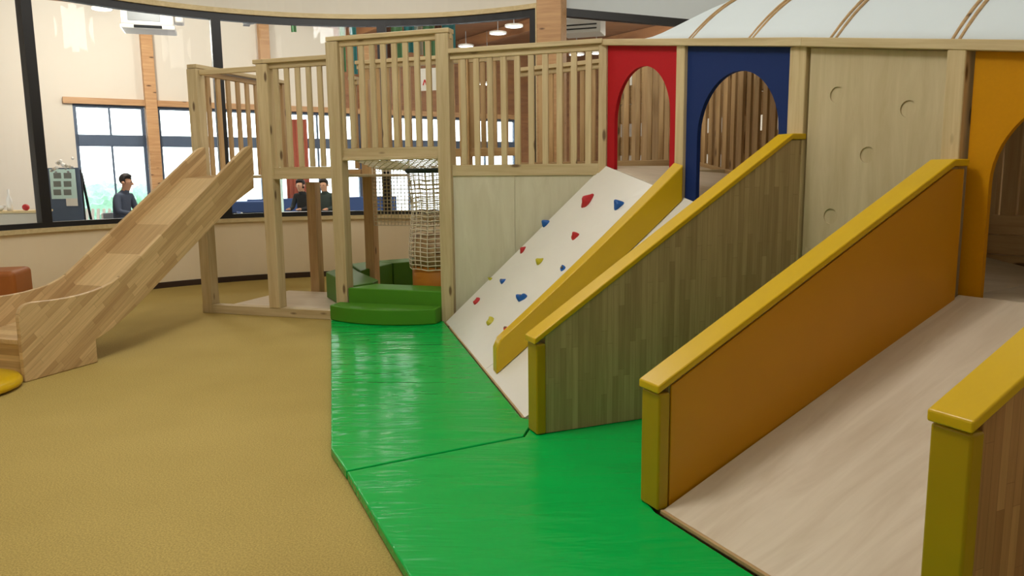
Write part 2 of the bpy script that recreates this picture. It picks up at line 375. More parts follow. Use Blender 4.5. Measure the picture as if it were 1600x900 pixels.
def railing(pa, pb, za, zb, ta, tb, par, gap=.122, bw=.052, mat='pine', cap=True, back=False, inset=0):
    """posts aside: cap, top rail, bottom rail and balusters from pa to pb; z of the bottom rail top za..zb, of the cap top ta..tb"""
    pa, pb = V((pa[0], pa[1], 0)), V((pb[0], pb[1], 0)); L = (pb - pa).length; U = V((0, 0, 1))
    if cap: rail(pa + U * (ta - .02), pb + U * (tb - .02), .12, .04, par, 'handrail_cap', mat)
    rail(pa + U * (ta - .065), pb + U * (tb - .065), .045, .05, par, 'top_rail', mat)
    n = max(1, round(L / gap) - 1); d = (pb - pa).normalized(); nn = V((-d.y, d.x, 0))
    for i in range(n):
        t = (i + 1) / (n + 1); p = pa.lerp(pb, t); 
        b0 = p + U * (za + (zb - za) * t + .001); b1 = p + U * (ta + (tb - ta) * t - .09)
        beam('baluster', b0, b1, bw, .028, MT['pine_dark' if back else mat], par, side=tuple(nn), bevel=.003)
# slide bay
post(s1, 0, 2.49, tw, w=.12); post(s2, .09, 2.49, tw); post(s3, 0, 2.65, tw)
post(s4, 0, 2.65, tw)
rail(L1(s1 - .07, .045), L1(s3 + .02, .045), .11, .09, tw, 'base_beam')
# bay two
railing(L1(s2), L1(s3 - .05), 1.50, 1.50, 2.535, 2.535, tw)
rail(L1(s2 - .1, 2.515), L1(s2 + .02, 2.515), .12, .04, tw, 'handrail_cap')
rail(L1(s2 + .05, 1.45), L1(s3 - .05, 1.45), .05, .1, tw, 'bottom_rail')
rail(L1(s2 + .05, 1.398), L1(s3 - .05, 1.398), .09, .03, tw, 'ledge')
# bay three, raised
railing(L1(s3 - .06), L1(s4 + .07), 1.665, 1.665, 2.695, 2.695, tw, gap=.118)
rail(L1(s3 + .05, 1.62), L1(s4 - .05, 1.62), .05, .09, tw, 'bottom_rail')
rail(L1(s3 + .05, 1.567), L1(s4 - .05, 1.567), .09, .03, tw, 'ledge')
# rails of the slide bay going back
BD = .78; DEP = 1.45
rail(L1(s1, 2.515, -.05), L1(s1, 2.515, DEP), .12, .04, tw, 'handrail_cap'); rail(L1(s1, 2.46, .06), L1(s1, 2.46, DEP), .045, .05, tw, 'top_rail', 'pine_dark')
rail(L1(s1 + .06, 2.455), L1(s2 - .06, 2.455), .045, .05, tw, 'grab_rail')
for i in range(8): beam('baluster', L1(s1, 1.43, .17 + i * .158), L1(s1, 2.44, .17 + i * .158), .03, .055, MT['pine_dark'], tw, side=tuple(N13))
post(s1, 1.426, 2.495, tw, DEP, .09, 'pine_dark')
# the back line
sm = s_at(566, DEP)
railing(L1(s2 + .1, 0, DEP), L1(sm, 0, DEP), 1.49, 1.49, 2.53, 2.53, tw, gap=.13, bw=.055, back=True)
rail(L1(s1, 1.44, DEP), L1(sm, 1.44, DEP), .05, .09, tw, 'bottom_rail', 'pine_dark')
railing(L1(sm, 0, DEP), L1(s4 + .2, 0, DEP), 1.69, 1.69, 2.70, 2.70, tw, gap=.13, bw=.055, back=True)
rail(L1(sm, 1.65, DEP), L1(s4 + .2, 1.65, DEP), .05, .09, tw, 'bottom_rail', 'pine_dark')
post(s_at(578, DEP), 0, 2.49, tw, DEP, .12, 'pine_dark'); pass
post(s_at(730, DEP), 0, 2.66, tw, DEP, .11, 'pine_dark')
p_ = atz(497, 457); ds = (p_ - P0).to_2d(); post(ds.dot(D1), 0, 1.34, tw, ds.dot(N1), .12, 'pine_dark')
# decks
def quad(s0, s1_, d0, d1): return [L1(s0, 0, d0), L1(s1_, 0, d0), L1(s1_, 0, d1), L1(s0, 0, d1)]
slab('deck_board', [p + V((0, 0, 1.425)) for p in quad(s1, s3, .06, DEP)], .03, MT['ply_board'], tw)
slab('floor_board', [p + V((0, 0, .035)) for p in quad(s1 + .02, s3 + .1, .06, 1.35)], .034, MT['ramp'], tw, M=frame(L1(s1), D13, z=(0, 0, 1)))

# ------------------------------------------------------------------ walkway: bay four and the sloping line of panels
SA, SB, SC = V((.81, 6.65, 0)), V((1.70, 4.52, 0)), V((2.2, 3.72, 0))
DA, DB = (SB - SA).normalized(), (SC - SB).normalized(); LA = (SB - SA).length
NA, NB = V((-DA.y, DA.x, 0)), V((-DB.y, DB.x, 0))         # to the back (right and away)
def WA(s, z=0, dep=0): return SA + DA * s + NA * dep + V((0, 0, z))
def WB(s, z=0, dep=0): return SB + DB * s + NB * dep + V((0, 0, z))
def topA(s): return 2.515 - .157 * s
def topB(s): return topA(LA) - .160 * s
def baseA(s): return 1.468 - .214 * s
def baseB(s): return .972 - .195 * min(s, .94)
wk = empty('raised_walkway', 'sloping pine walkway with red, navy and gold arch panels and railings', 'play frame', tuple(WA(1)))
railing(L1(s4 + .05), L1(s5), 1.495, 1.485, 2.515, 2.515, wk)
rail(L1(s4 + .05, 1.445), L1(s5 - .03, 1.44), .05, .1, wk, 'bottom_rail')
MP = frame(L1(s4 + .05, 0, -.01), D13, z=(0, 0, 1)); pw_ = s5 - s4 - .08
MPv = frame(L1(s4 + .05, 0, -.01), (0, 0, 1), y=tuple(N13))
for a, b in ((0, pw_ * .44), (pw_ * .44 + .003, pw_)):
    plate('wall_panel', [[(0, -a), (1.395, -a), (1.395, -b), (0, -b)]], .03, MPv, MT['ply'], wk)
beam('post', L1(s5, 0), L1(s5, 2.475), .07, .07, MT['pine'], wk, side=tuple(N13))
# posts of the sloping line
beam('post', WA(1.105, 0, .01), WA(1.105, topA(1.1) - .045, .01), .1, .075, MT['pine'], wk, side=tuple(NA))
beam('post', WA(2.25, 0, .03), WA(2.25, topA(2.25) - .045, .03), .13, .1, MT['pine'], wk, side=tuple(NA))
beam('post', WB(.865, 0, .0), WB(.865, topB(.86) - .045, .0), .09, .09, MT['pine'], wk, side=tuple(NB))
beam('post', WB(2.0, 0, .0), WB(2.0, topB(2) - .045, .0), .09, .09, MT['pine'], wk, side=tuple(NB))
rail(WA(-.02, topA(0) - .025), WA(LA, topA(LA) - .025), .1, .05, wk, 'handrail_cap')
rail(WB(-.01, topB(0) - .025), WB(2.3, topB(2.3) - .025), .1, .05, wk, 'handrail_cap')
MA = frame(SA, DA, z=(0, 0, 1)); MB = frame(SB, DB, z=(0, 0, 1))
def arch_panel(name, Mx, x0, x1, top, cx, r, zs, base, mat):
    o = [(x0, base(x0)), (x0, top(x0) - .052), (x1, top(x1) - .052), (x1, base(x1)), (cx + r, base(cx + r))]
    o += [(cx + r * math.cos(t), zs + r * math.sin(t)) for t in [math.pi * i / 28 for i in range(29)]] + [(cx - r, base(cx - r))]
    p = plate(name, [o], .03, Mx, mat, wk); return p
tag(arch_panel('arch_panel', MA, .03, 1.055, topA, .55, .402, 1.82, baseA, MT['red']), 'red arch panel')
tag(arch_panel('arch_panel', MA, 1.155, 2.18, topA, 1.69, .405, 1.64, baseA, MT['navy']), 'navy blue arch panel')
tag(arch_panel('arch_panel', MB, .93, 1.95, topB, 1.44, .405, 1.335, baseB, MT['gold']), 'golden yellow arch panel')
# board with round finger holes
ho = [(.2, 1.819), (.616, 1.711), (.403, 1.486), (.197, 1.149)]
MBv = frame(SB + DB * 0, (0, 0, 1), y=tuple(NB))
circ = lambda c, r, n=24: [(c[0] + r * math.cos(2 * math.pi * i / n), c[1] + r * math.sin(2 * math.pi * i / n)) for i in range(n)]
tag(plate('hole_board', [[(baseB(.02) - .0, -.02), (topB(.02) - .056, -.02), (topB(.815) - .056, -.815), (baseB(.8), -.815)]] + [circ((z, -s), .043) for s, z in ho], .018, MBv, MT['ply_board'], wk), 'plywood board with four round holes')
plate('hole_backing', [[(baseB(.02) + .02, -.03), (topB(.02) - .07, -.03), (topB(.815) - .07, -.81), (baseB(.8) + .02, -.81)]], .01, frame(SB + NB * .007, (0, 0, 1), y=tuple(NB)), MT['ply_board'], wk)
plate('skirt_panel', [[(0, -.02), (baseB(0) - .004, -.02), (baseB(.815) - .004, -.82), (0, -.82)]], .02, MBv, MT['ply_board'], wk)
plate('skirt_panel', [[(0, -.02), (baseA(0) - .06, -.02), (baseA(LA) - .06, -LA), (0, -LA)]], .02, frame(SA + NA * .04, (0, 0, 1), y=tuple(NA)), MT['ply_board'], wk)
# decks of the walkway
WD = 1.2
slab('deck_board', [L1(s4, 1.41, .05), L1(s5, 1.41, .05), WA(.1, 1.43, WD), L1(s4, 1.41, DEP)], .04, MT['ply_board'], wk)
slab('deck_board', [WA(0, baseA(0), .03), WA(LA, baseA(LA), .03), WA(LA + .3, baseA(LA + .2), WD), WA(-.3, baseA(0), WD)], .04, MT['ramp'], wk)
slab('deck_board', [WB(0, baseB(0), .03), WB(.94, baseB(.94), .03), WB(.94, baseB(.94), WD), WB(-.1, baseB(0), WD)], .04, MT['ramp'], wk)
slab('deck_board', [WB(.94, baseB(.94), .03), WB(2.3, baseB(2), .03), WB(2.3, baseB(2), WD), WB(.94, baseB(.94), WD)], .04, MT['ramp'], wk)
# back railings of the walkway
cA0 = WA(-.35, 0, WD); cA1 = WA(LA + .25, 0, WD); cB1 = WB(2.6, 0, WD)
railing(L1(s4 + .25, 0, DEP), cA0, 1.53, 1.53, 2.52, 2.55, wk, gap=.12, bw=.05, back=True)
rail(L1(s4 + .25, 1.47, DEP), cA0 + V((0, 0, 1.47)), .05, .12, wk, 'bottom_rail', 'pine_dark')
railing(cA0, cA1, 1.46, .95, 2.56, 2.15, wk, gap=.105, bw=.055, back=True)
rail(cA0 + V((0, 0, 1.44)), cA1 + V((0, 0, .93)), .05, .14, wk, 'bottom_rail', 'pine_dark')
railing(cA1, cB1, 1.0, 1.0, 2.1, 1.8, wk, gap=.15, bw=.09, back=True)
for z in (.83, .95, 1.07): rail(cA1 + V((0, 0, z)), cB1 + V((0, 0, z)), .04, .115, wk, 'side_board', 'pine_dark')
for p, h in ((cA0, 2.53), (cA1, 2.1), (cB1, 1.8)): beam('post', p, p + V((0, 0, h)), .1, .1, MT['pine_dark'], wk, side=(1, 0, 0))

# second frame further back, seen through the arches
fr = empty('rear_play_frame', 'further pine play frame seen through the arches', 'play frame', tuple(WA(1, 0, 2.6)))
q0, q1 = V((1.15, 9.3, 0)), WA(LA + 1.4, 0, 2.3); NF = V((-(q1 - q0).y, (q1 - q0).x, 0)).normalized()
railing(q0, q1, .9, .9, 2.75, 2.55, fr, gap=.17, bw=.1, back=True)
for z in (2.42, 2.20, 1.98, 1.62): rail(q0 + V((0, 0, z + .1)) + NF * .04, q1 + V((0, 0, z)) + NF * .04, .03, .214, fr, 'board', 'pine_dark')
for t in (0, .33, .66, 1): p = q0.lerp(q1, t); beam('post', p + NF * .12, p + NF * .12 + V((0, 0, 2.5)), .12, .12, MT['pine_dark'], fr, side=(1, 0, 0))
rail(q0 + V((0, 0, .75)), q1 + V((0, 0, .75)), .04, .28, fr, 'board', 'pine_dark')

# white vaulted canopy over the walkway
cv = empty('vaulted_canopy', 'white fabric barrel canopy with thin timber ribs above the walkway', 'canopy', tuple(WA(2, topA(2))))
def vault(t, k, up=0):                                 # t along the two lines, k across 0..1
    w = 1.5; y = .04 + w * k; e_ = math.sqrt(max(0, 1 - ((1.4 - t) / .9) ** 2)) if t < 1.4 else 1; h = (.40 * e_ + up) * 4 * k * (1 - k)
    if t <= LA: base, n_, z = WA(t), NA, topA(t)
    else: base, n_, z = WB(t - LA), NB, topB(t - LA)
    if abs(t - LA) < .3: f_ = (t - LA + .3) / .6; n_ = NA.lerp(NB, f_).normalized()
    return base + n_ * y + V((0, 0, z - .005 + h))
vs_, fs = [], []; ts = [.5 + .9 * (1 - math.cos(math.pi / 2 * i / 10)) if i <= 10 else 1.4 + 3.3 * (i - 10) / 20 for i in range(31)]; nk = 24
for t in ts:
    for k in range(nk + 1): vs_.append(tuple(vault(t, k / nk)))
for i in range(30):
    for k in range(nk): fs.append((i * (nk + 1) + k, i * (nk + 1) + k + 1, (i + 1) * (nk + 1) + k + 1, (i + 1) * (nk + 1) + k))
me = bpy.data.meshes.new('fabric'); me.from_pydata(vs_, [], fs)
fo = link('fabric', me, MT['fabric'], cv, None, True); so = fo.modifiers.new('thickness', 'SOLIDIFY'); so.thickness = .006; so.offset = -1
for t in (1.13, 1.77, 2.44, 3.12, 3.85):
    tb = Tubes(); 
    for dt in (-.017, .017): tb.add([vault(t + dt, k / 20, .012) + V((0, 0, .004)) for k in range(21)], .010, 6)
    tb.build('rib', MT['pine_dark'], cv)

# ------------------------------------------------------------------ climbing ramp and slide lane
S00, S10 = atz(697, 503, .05), atz(820, 652, .05); S01, S11 = WA(0, baseA(0) + .005, -.012), WA(LA - .11, baseA(LA - .11) + .005, -.012)
def S(u, v): return S00.lerp(S10, u).lerp(S01.lerp(S11, u), v)
def proj(p):
    c = ROT.T @ (np.array(p) - np.array([0, 0, EYE])); return V((800 + F * c[0] / c[2], 450 + F * c[1] / c[2]))
def uv_of(px, py):
    u, v = .5, .5
    for _ in range(25):
        e = .001; f0 = proj(S(u, v)); fu = (proj(S(u + e, v)) - f0) / e; fv = (proj(S(u, v + e)) - f0) / e
        r = V((px, py)) - f0; det = fu.x * fv.y - fu.y * fv.x
        u += (r.x * fv.y - r.y * fv.x) / det; v += (fu.x * r.y - fu.y * r.x) / det
    return u, v
def snorm(u, v):
    e = .01; return ((S(u + e, v) - S(u - e, v)).cross(S(u, v + e) - S(u, v - e))).normalized()
def patch(name, u0, u1, mat, parent, nu=8, nv=12, th=.03):
    vs_, fs = [], []
    for layer in (0, 1):
        for i in range(nu + 1):
            for j in range(nv + 1):
                u, v = u0 + (u1 - u0) * i / nu, j / nv; p = S(u, v) - V((0, 0, th)) * layer; vs_.append(tuple(p))
    n = (nu + 1) * (nv + 1); I = lambda l, i, j: l * n + i * (nv + 1) + j
    for l in (0, 1):
        for i in range(nu):
            for j in range(nv): fs.append((I(l, i, j), I(l, i + 1, j), I(l, i + 1, j + 1), I(l, i, j + 1)))
    for i in range(nu):
        for j in (0, nv): fs.append((I(0, i, j), I(0, i + 1, j), I(1, i + 1, j), I(1, i, j)))
    for j in range(nv):
        for i in (0, nu): fs.append((I(0, i, j), I(0, i, j + 1), I(1, i, j + 1), I(1, i, j)))
    me = bpy.data.meshes.new(name); me.from_pydata(vs_, [], fs); bm = bmesh.new(); bm.from_mesh(me); bmesh.ops.recalc_face_normals(bm, faces=bm.faces[:]); bm.to_mesh(me); bm.free()
    return link(name, me, mat, parent)
ub0, vb0 = uv_of(776, 586); ub1, vb1 = uv_of(1069, 312); vb1 = min(vb1, .985)
ubm = (ub0 + ub1) / 2
cl = empty('climbing_ramp', 'white climbing ramp with coloured holds below the red arch', 'climbing ramp', tuple(S00))
patch('climbing_board', 0, ubm, MT['white_panel'], cl)
beam('edge_strip', S(0, 0) - V((.006, 0, .006)), S(1, 0) - V((.006, 0, .006)), .012, .014, MT['pine_dark'], cl, bevel=.002)
holds = [(918, 315, 'red', .075, 1.5, 20), (967, 322, 'blue', .07, .8, 80), (853, 350, 'blue', .05, 1.3, 0), (899, 370, 'red', .05, 1.1, 160), (817, 391, 'red', .05, 1.2, 15), (844, 409, 'yellow', .05, 1.2, 0),
         (880, 420, 'blue', .04, 1, 0), (767, 436, 'yellow', .033, .8, 60), (786, 440, 'blue', .042, 1.2, 10), (746, 471, 'red', .045, 1.4, 15), (817, 466, 'blue', .07, .8, 60), (767, 503, 'yellow', .05, 1.3, 30), (791, 514, 'red', .035, 1, 0)]
hm = {'red': 'h_red', 'blue': 'h_blue', 'yellow': 'h_yel'}
for i, (px, py, c, r, asp, rot) in enumerate(holds):
    u, v = uv_of(px, py); nn = snorm(u, v); nn = nn if nn.z > 0 else -nn; up = (S(u, v + .01) - S(u, v)).normalized()
    M = frame(S(u, v), nn, z=up) @ Matrix.Rotation(math.radians(rot), 4, 'X')
    rg = random.Random(40 + i); bm = bmesh.new(); bmesh.ops.create_icosphere(bm, subdivisions=3, radius=1)
    ph = [rg.uniform(0, 6.28) for _ in range(4)]; k3 = rg.uniform(.04, .12)
    for w in bm.verts:
        a = math.atan2(w.co.z, w.co.y); q = 1 + k3 * math.sin(3 * a + ph[0]) + .1 * math.sin(2 * a + ph[1]); x = max(w.co.x, 0)
        lump = .55 + .25 * math.sin(3 * w.co.y + ph[2]) + .2 * math.sin(3.5 * w.co.z + ph[3])
        w.co = V((x * r * lump * 1.05 - (.004 if w.co.x <= 0 else 0), w.co.y * r * .62 * q, w.co.z * r * .62 * q * asp))
    hd = link('climbing_hold', bm_mesh('climbing_hold', bm), MT[hm[c]], cl, M, True); hd['label'] = c + ' moulded climbing hold'
    bm = bmesh.new(); bmesh.ops.create_cone(bm, cap_ends=True, segments=10, radius1=.009, radius2=.008, depth=.012)
    link('bolt', bm_mesh('bolt', bm), MT['bolt'], hd, M @ Matrix.Translation((r * .48, .0, 0)) @ Matrix.Rotation(math.pi / 2, 4, 'Y'))
sl = empty('slide_lane', 'narrow white slide lane between yellow foam rail and wooden side wall', 'slide', tuple(S(.9, 0)))
patch('slide_board', ubm + .002, 1, MT['white_panel'], sl)

def loft(name, secs, mat, parent, bevel=.012, seg=3, M=None):
    """closed cross-sections joined into one cushion"""
    bm = bmesh.new(); inv = M.inverted() if M else Matrix.Identity(4); rows = [[bm.verts.new(inv @ V(p)) for p in s] for s in secs]; n = len(secs[0])
    for a, b in zip(rows, rows[1:]):
        for i in range(n): bm.faces.new((a[i], a[(i + 1) % n], b[(i + 1) % n], b[i]))
    bm.faces.new(rows[0][::-1]); bm.faces.new(rows[-1])
    return link(name, bm_mesh(name, bm, bevel, seg, .5), mat, parent, M, True)
fb = empty('foam_rail', 'yellow vinyl foam rail lying on the white climbing ramp', 'foam rail', tuple(S(ub0, vb0)))
secs = []
for t in [0, .02] + [i / 10 for i in range(1, 11)]:
    u = ub0 + (ub1 - ub0) * t; v = vb0 + (vb1 - vb0) * t; p = S(u, v); e1 = (S(u - .05, v) - p).normalized()
    h = .215 + .04 * t; w = .115; lift = V((0, 0, 1))
    if t == 0: h *= .8
    secs.append([p + lift * .003, p + e1 * w + lift * .003 + (S(u - .04, v) - S(u, v)).normalized() * 0, p + e1 * w + lift * h, p + lift * h])
loft('cushion', secs, MT['yellow'], fb, .009, 3, M=frame(secs[0][0], secs[-1][0] - secs[0][0], z=(0, 0, 1)))

# ------------------------------------------------------------------ side walls of the slides
def side_wall(name, label, front, back, z_front, z_back, core, side_pad=None, tw_=.10, lip=.1, left=False):
    """upright wall from front (right-hand lower corner) to back; right face visible"""
    f, b = V((front[0], front[1], 0)), V((back[0], back[1], 0)); d = (b - f).normalized(); L = (b - f).length; n = V((-d.y, d.x, 0))     # n to the left/back face
    e = empty(name, label, 'slide wall', (f.x, f.y, .051)); M = frame(f, d, z=(0, 0, 1)); x0 = .055
    sl_ = (z_back - z_front) / (L - lip); zt = lambda x: min(z_front + sl_ * x, z_back)
    pr = [(x0, .052), (x0, zt(x0)), (L - lip, z_back), (L, z_back), (L, .052)]
    Mv = frame(f, (0, 0, 1), y=tuple(n))                # grain upright
    plate('core_panel', [[(z, -x) for x, z in pr]], tw_, Mv, core, e, bevel=.002)
    if side_pad:
        pp = [(x0 + .004, .06), (x0 + .004, zt(x0) - .01), (L - lip, z_back - .01), (L - .02, z_back - .01), (L - .02, .06)]
        plate('side_pad', [pp], .012, frame(f - n * .012, d, z=(0, 0, 1)), side_pad, e, bevel=.004, seg=2)
    ft = frame(f, d, z=(0, 0, 1))
    ov = .012 if not side_pad else .018
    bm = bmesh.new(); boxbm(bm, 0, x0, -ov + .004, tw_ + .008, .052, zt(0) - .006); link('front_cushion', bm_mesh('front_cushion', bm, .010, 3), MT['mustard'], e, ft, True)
    th = .036; secs = []
    for x, z in ((-.012, zt(0) - .012 * sl_), (L - lip, z_back), (L, z_back)):
        secs.append([f + d * x - n * (ov + .004) + V((0, 0, z + .002)), f + d * x + n * (tw_ + .012) + V((0, 0, z + .002)), f + d * x + n * (tw_ + .012) + V((0, 0, z + th)), f + d * x - n * (ov + .004) + V((0, 0, z + th))])
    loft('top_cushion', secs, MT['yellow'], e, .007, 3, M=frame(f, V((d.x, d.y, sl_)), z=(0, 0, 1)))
    return e
fA = atz(838, 680, .05); bA = onv(1250, 383, fA, (.924, .381))
side_wall('slide_side_wall', 'laminated wood slide wall with yellow cap, beside the white slide lane', fA, bA, .542, 1.582, MT['lam_wall'])
fC = atz(1024, 798, .05); bC = V((2.165, 3.70, 0))
side_wall('slide_side_wall', 'amber vinyl faced slide wall with yellow cap, left of the wide ramp', fC, bC, .545, 1.415, MT['lam_wall'], MT['amber'])
fD = V((1.155, 1.87, 0)); dD = V((.9, .436, 0)).normalized()
side_wall('slide_side_wall', 'reddish laminated wood slide wall with broad yellow cap, right of the wide ramp', fD, fD + dD * 1.9, .745, 1.60, MT['lam_red'], tw_=.1)
# wide ramp
rp = empty('wide_ramp', 'wide pale wooden ramp between two yellow capped walls', 'ramp', (fC.x, fC.y, .05))
r00 = V((fC.x + .03, fC.y - .012, .06)); r10 = V((fD.x - .08, fD.y + .10, .06)); r01 = WB(.945, baseB(.94) + .008, -.02); r11 = WB(1.98, baseB(.94) + .008, -.02)
r10 = r10
slab('ramp_board', [r00, r10, r11, r01], .03, MT['ramp'], rp, bevel=.003, M=frame(r00, r01 - r00, z=(0, 0, 1)))
beam('edge_strip', r00 + V((-.008, -.004, -.006)), r10 + V((-.008, -.004, -.006)), .016, .016, MT['pine_dark'], rp, bevel=.002)

# ------------------------------------------------------------------ mats
def mat_obj(label, pts, h=.05):
    pts = [V((p[0], p[1], 0)) for p in pts]; c = sum(pts, V()) / len(pts)
    bm = bmesh.new(); a = [bm.verts.new(p - c + V((0, 0, .002))) for p in pts]; bm.faces.new(a)
    r = bmesh.ops.extrude_face_region(bm, geom=bm.faces[:]); bmesh.ops.translate(bm, verts=[g for g in r['geom'] if isinstance(g, bmesh.types.BMVert)], vec=(0, 0, h - .002))
    o = link('floor_mat', bm_mesh('floor_mat', bm, .009, 3), MT['green_mat'], None, Matrix.Translation(c), True)
    return tag(o, label, 'mat')
seam0, seam1 = atz(541, 735, .05), atz(817, 681, .05)
mat_obj('bright green vinyl floor mat in front of the green soft steps', [atz(517, 494, .05), atz(517, 700, .05), seam0, seam1, V((S10.x + .05, S10.y - .05, 0)), S10 + V((-.02, 0, 0)), S00 + V((-.02, 0, 0)), L1(s4 - .05, 0, -.02)])
g = V((.006, -.012, 0))
near_l = atz(640, 900, .05); ex = (near_l - seam0).normalized()
mat_obj('bright green vinyl floor mat reaching under the laminated and amber slide walls', [seam0 + g, seam1 + g, V((S10.x + .056, S10.y - .062, 0)), V((.2, 4.12, 0)), bA + V((-.05, -.02, 0)), bC + V((-.15, .02, 0)), V((fC.x - .02, fC.y + .1, 0)), r00 + V((-.03, 0, 0)), r10 + V((-.03, -.02, 0)), V((fD.x + .3, fD.y - .2, 0)), V((fD.x + .2, fD.y - .75, 0)), seam0 + ex * 2.6])

# ------------------------------------------------------------------ wooden slide
SD = V((N1.x, N1.y, 0)); SP = V((-3.408, 5.221, 0)); WS = .56; SW = V((-D1.x, -D1.y, 0))   # across, to the left
ss = empty('wooden_slide', 'laminated wood slide leading down from the play frame', 'slide', tuple(SP))
def bez(p0, p1, p2, n=8): return [tuple(V(p0).lerp(V(p1), i / n).lerp(V(p1).lerp(V(p2), i / n), i / n)) for i in range(n + 1)]
SE = (L1(s2) - SP).to_2d().dot(N1) - PW / 2 - .004
prof = [(0, .002), (.0, .46)] + bez((0, .46), (.005, .555), (.12, .552), 6)[1:] + bez((.12, .552), (.72, .50), (.96, .67), 8)[1:] + [(2.50, 1.665)] + bez((2.5, 1.665), (2.56, 1.705), (2.62, 1.71), 3)[1:] + [(SE, 1.71), (SE, 1.30), (2.35, 1.17)] + bez((1.35, .56), (.82, .22), (.615, .18), 6) + [(.615, .002)]
ang = math.atan2(.995, 1.54); gx = SD * math.cos(ang) + V((0, 0, math.sin(ang)))
def in_frame(o):                                       # (s, z) on the slide plane -> local X (grain), Z
    gz = V((0, 0, 1)) * math.cos(ang) - SD * math.sin(ang)
    return lambda s, z: ((SD * s + V((0, 0, z))).dot(gx), (SD * s + V((0, 0, z))).dot(gz))
fr_ = in_frame(None)
for off in (0, WS):
    M = frame(SP + SW * off, gx, y=SW)
    plate('side_board', [[fr_(s, z) for s, z in prof]], .035, M, MT['lam_slide'], ss, bevel=.006, seg=2)
bed = bez((-.0, .30), (.55, .30), (.85, .46), 8) + [(2.30, 1.40), (SE + .02, 1.43)]
vs_, fs = [], []
M = frame(SP + SW * .036, gx, y=SW); inv = M.inverted()
for s, z in bed:
    for o_ in (0, WS - .037):
        for dz in (0, -.03): vs_.append(tuple(inv @ (SP + SW * (.036 + o_) + SD * s + V((0, 0, z + dz)))))
for i in range(len(bed) - 1):
    a, b = i * 4, i * 4 + 4; fs += [(a, a + 2, b + 2, b), (a + 1, b + 1, b + 3, a + 3), (a, b, b + 1, a + 1), (a + 2, a + 3, b + 3, b + 2)]
fs += [(0, 1, 3, 2), tuple(len(vs_) - 4 + k for k in (0, 2, 3, 1))]
me = bpy.data.meshes.new('slide_bed'); me.from_pydata(vs_, [], fs); link('slide_bed', me, MT['lam_slide'], ss, M)
Mf = frame(SP + SW * .036 + SD * .03, SW, z=(0, 0, 1)); bm = bmesh.new(); boxbm(bm, 0, WS - .04, -.02, 0, .002, .268); link('front_board', bm_mesh('front_board', bm, .003), MT['lam_slide'], ss, Mf)

# yellow round cushion and brown pouf
lathe('round_floor_cushion', [(0, .003), (.36, .003), (.4, .02), (.405, .045), (.385, .075), (.33, .088), (0, .092)], MT['yellow'], None, (-3.74, 4.97, 0), 48)
tag(bpy.data.objects['round_floor_cushion'], 'glossy yellow round floor cushion at the foot of the wooden slide', 'cushion')
pf = aty(6, 470, 7.5); ztop = aty(20, 421, 7.5).z
tag(box('leather_pouf', (pf.x - .06, 7.5, .002), (.5, .5, ztop), MT['leather'], None, .25, .045, 4), 'brown leather cube pouf by the round wall', 'pouf')

# ------------------------------------------------------------------ green soft steps
def block(name, label, pts, z0, z1, mat, bev=.012):
    pts = [V((p[0], p[1], z1)) for p in pts]; c = sum(pts, V()) / len(pts); c.z = z0
    o = slab(name, pts, z1 - z0, mat, None, bev, 3, Matrix.Translation(c))
    for p in o.data.polygons: p.use_smooth = True
    return tag(o, label, 'soft block')
zf = .33
a_, b_ = L1(s3 + .03, 0, -.01), L1(s4 - .06, 0, -.01)
fs_ = [L1(s3 - .0, 0, -.10)] + [L1(s3 + (s4 - s3 - .05) * t, 0, -.12 - .30 * math.sin(math.pi * (.12 + .83 * t)) ** .6) for t in [i / 12 for i in range(13)]] + [L1(s4 - .06, 0, -.07)]
block('soft_step', 'low moss green foam step with curved front, on the green mat', fs_, .051, .195, MT['green_block'])
p4 = lambda x, y: atz(x, y, zf)
block('soft_step', 'straight moss green foam step above the curved one', [L1(s3 + .07, 0, -.06), L1(s4 - .06, 0, -.06), L1(s4 - .06, 0, .27), L1(s3 + .2, 0, .27)], .002, zf, MT['green_block'])
block('soft_block', 'moss green foam block bench on the left side of the pit', [p4(509, 425), L1(s3 + .05, 0, .08), L1(s3 + .12, 0, .35), p4(591, 437), p4(560, 424), p4(545, 414)], .036, zf, MT['green_dark'])
m1, m2 = p4(545, 413), p4(648, 401.5); i1, i2, i3 = p4(562, 423), p4(613, 411), p4(650, 407)
block('soft_block', 'dark green foam block along the back of the pit, nearer the left bench', [i1 + V((.01, .0, 0)), i2, i2 + (m2 - m1).normalized().cross(V((0, 0, 1))) * -.4, m1 + V((.01, .05, 0))], .002, zf, MT['green_dark'])
nb = (m2 - m1).normalized().cross(V((0, 0, 1))) * -.4
block('soft_block', 'dark green foam block along the back of the pit, beside the net tunnel', [i2 + V((.012, .008, 0)), i3 + V((.3, .1, 0)), i3 + V((.3, .1, 0)) + nb, i2 + nb + V((.012, .008, 0))], .002, zf, MT['green_dark'])

# ------------------------------------------------------------------ rope net tunnel and net ceiling
nc = L1(s_at(689, .62), 0, .62); NR = .32
nt = empty('rope_net_tunnel', 'upright cream rope net tube with padded base under the raised bay', 'climbing net', (nc.x, nc.y, .002))
tb = Tubes(); nv_, nh = 26, 22; z0, z1 = .60, 1.445
def nr(z): return NR * (1 + .06 * math.sin((z - .4) * 7))
for k in range(nv_):
    a = 2 * math.pi * k / nv_; tb.add([(nc.x + nr(z) * math.cos(a), nc.y + nr(z) * math.sin(a), z) for z in [z0 - .12 + (z1 - z0 + .12) * i / 12 for i in range(13)]], .0055, 4)
for j in range(nh + 1):
    z = z0 - .12 + (z1 - z0 + .12) * j / nh; tb.add([(nc.x + nr(z) * math.cos(2 * math.pi * k / 26), nc.y + nr(z) * math.sin(2 * math.pi * k / 26), z + .006 * math.sin(k * 2)) for k in range(26)], .0055, 4, True)
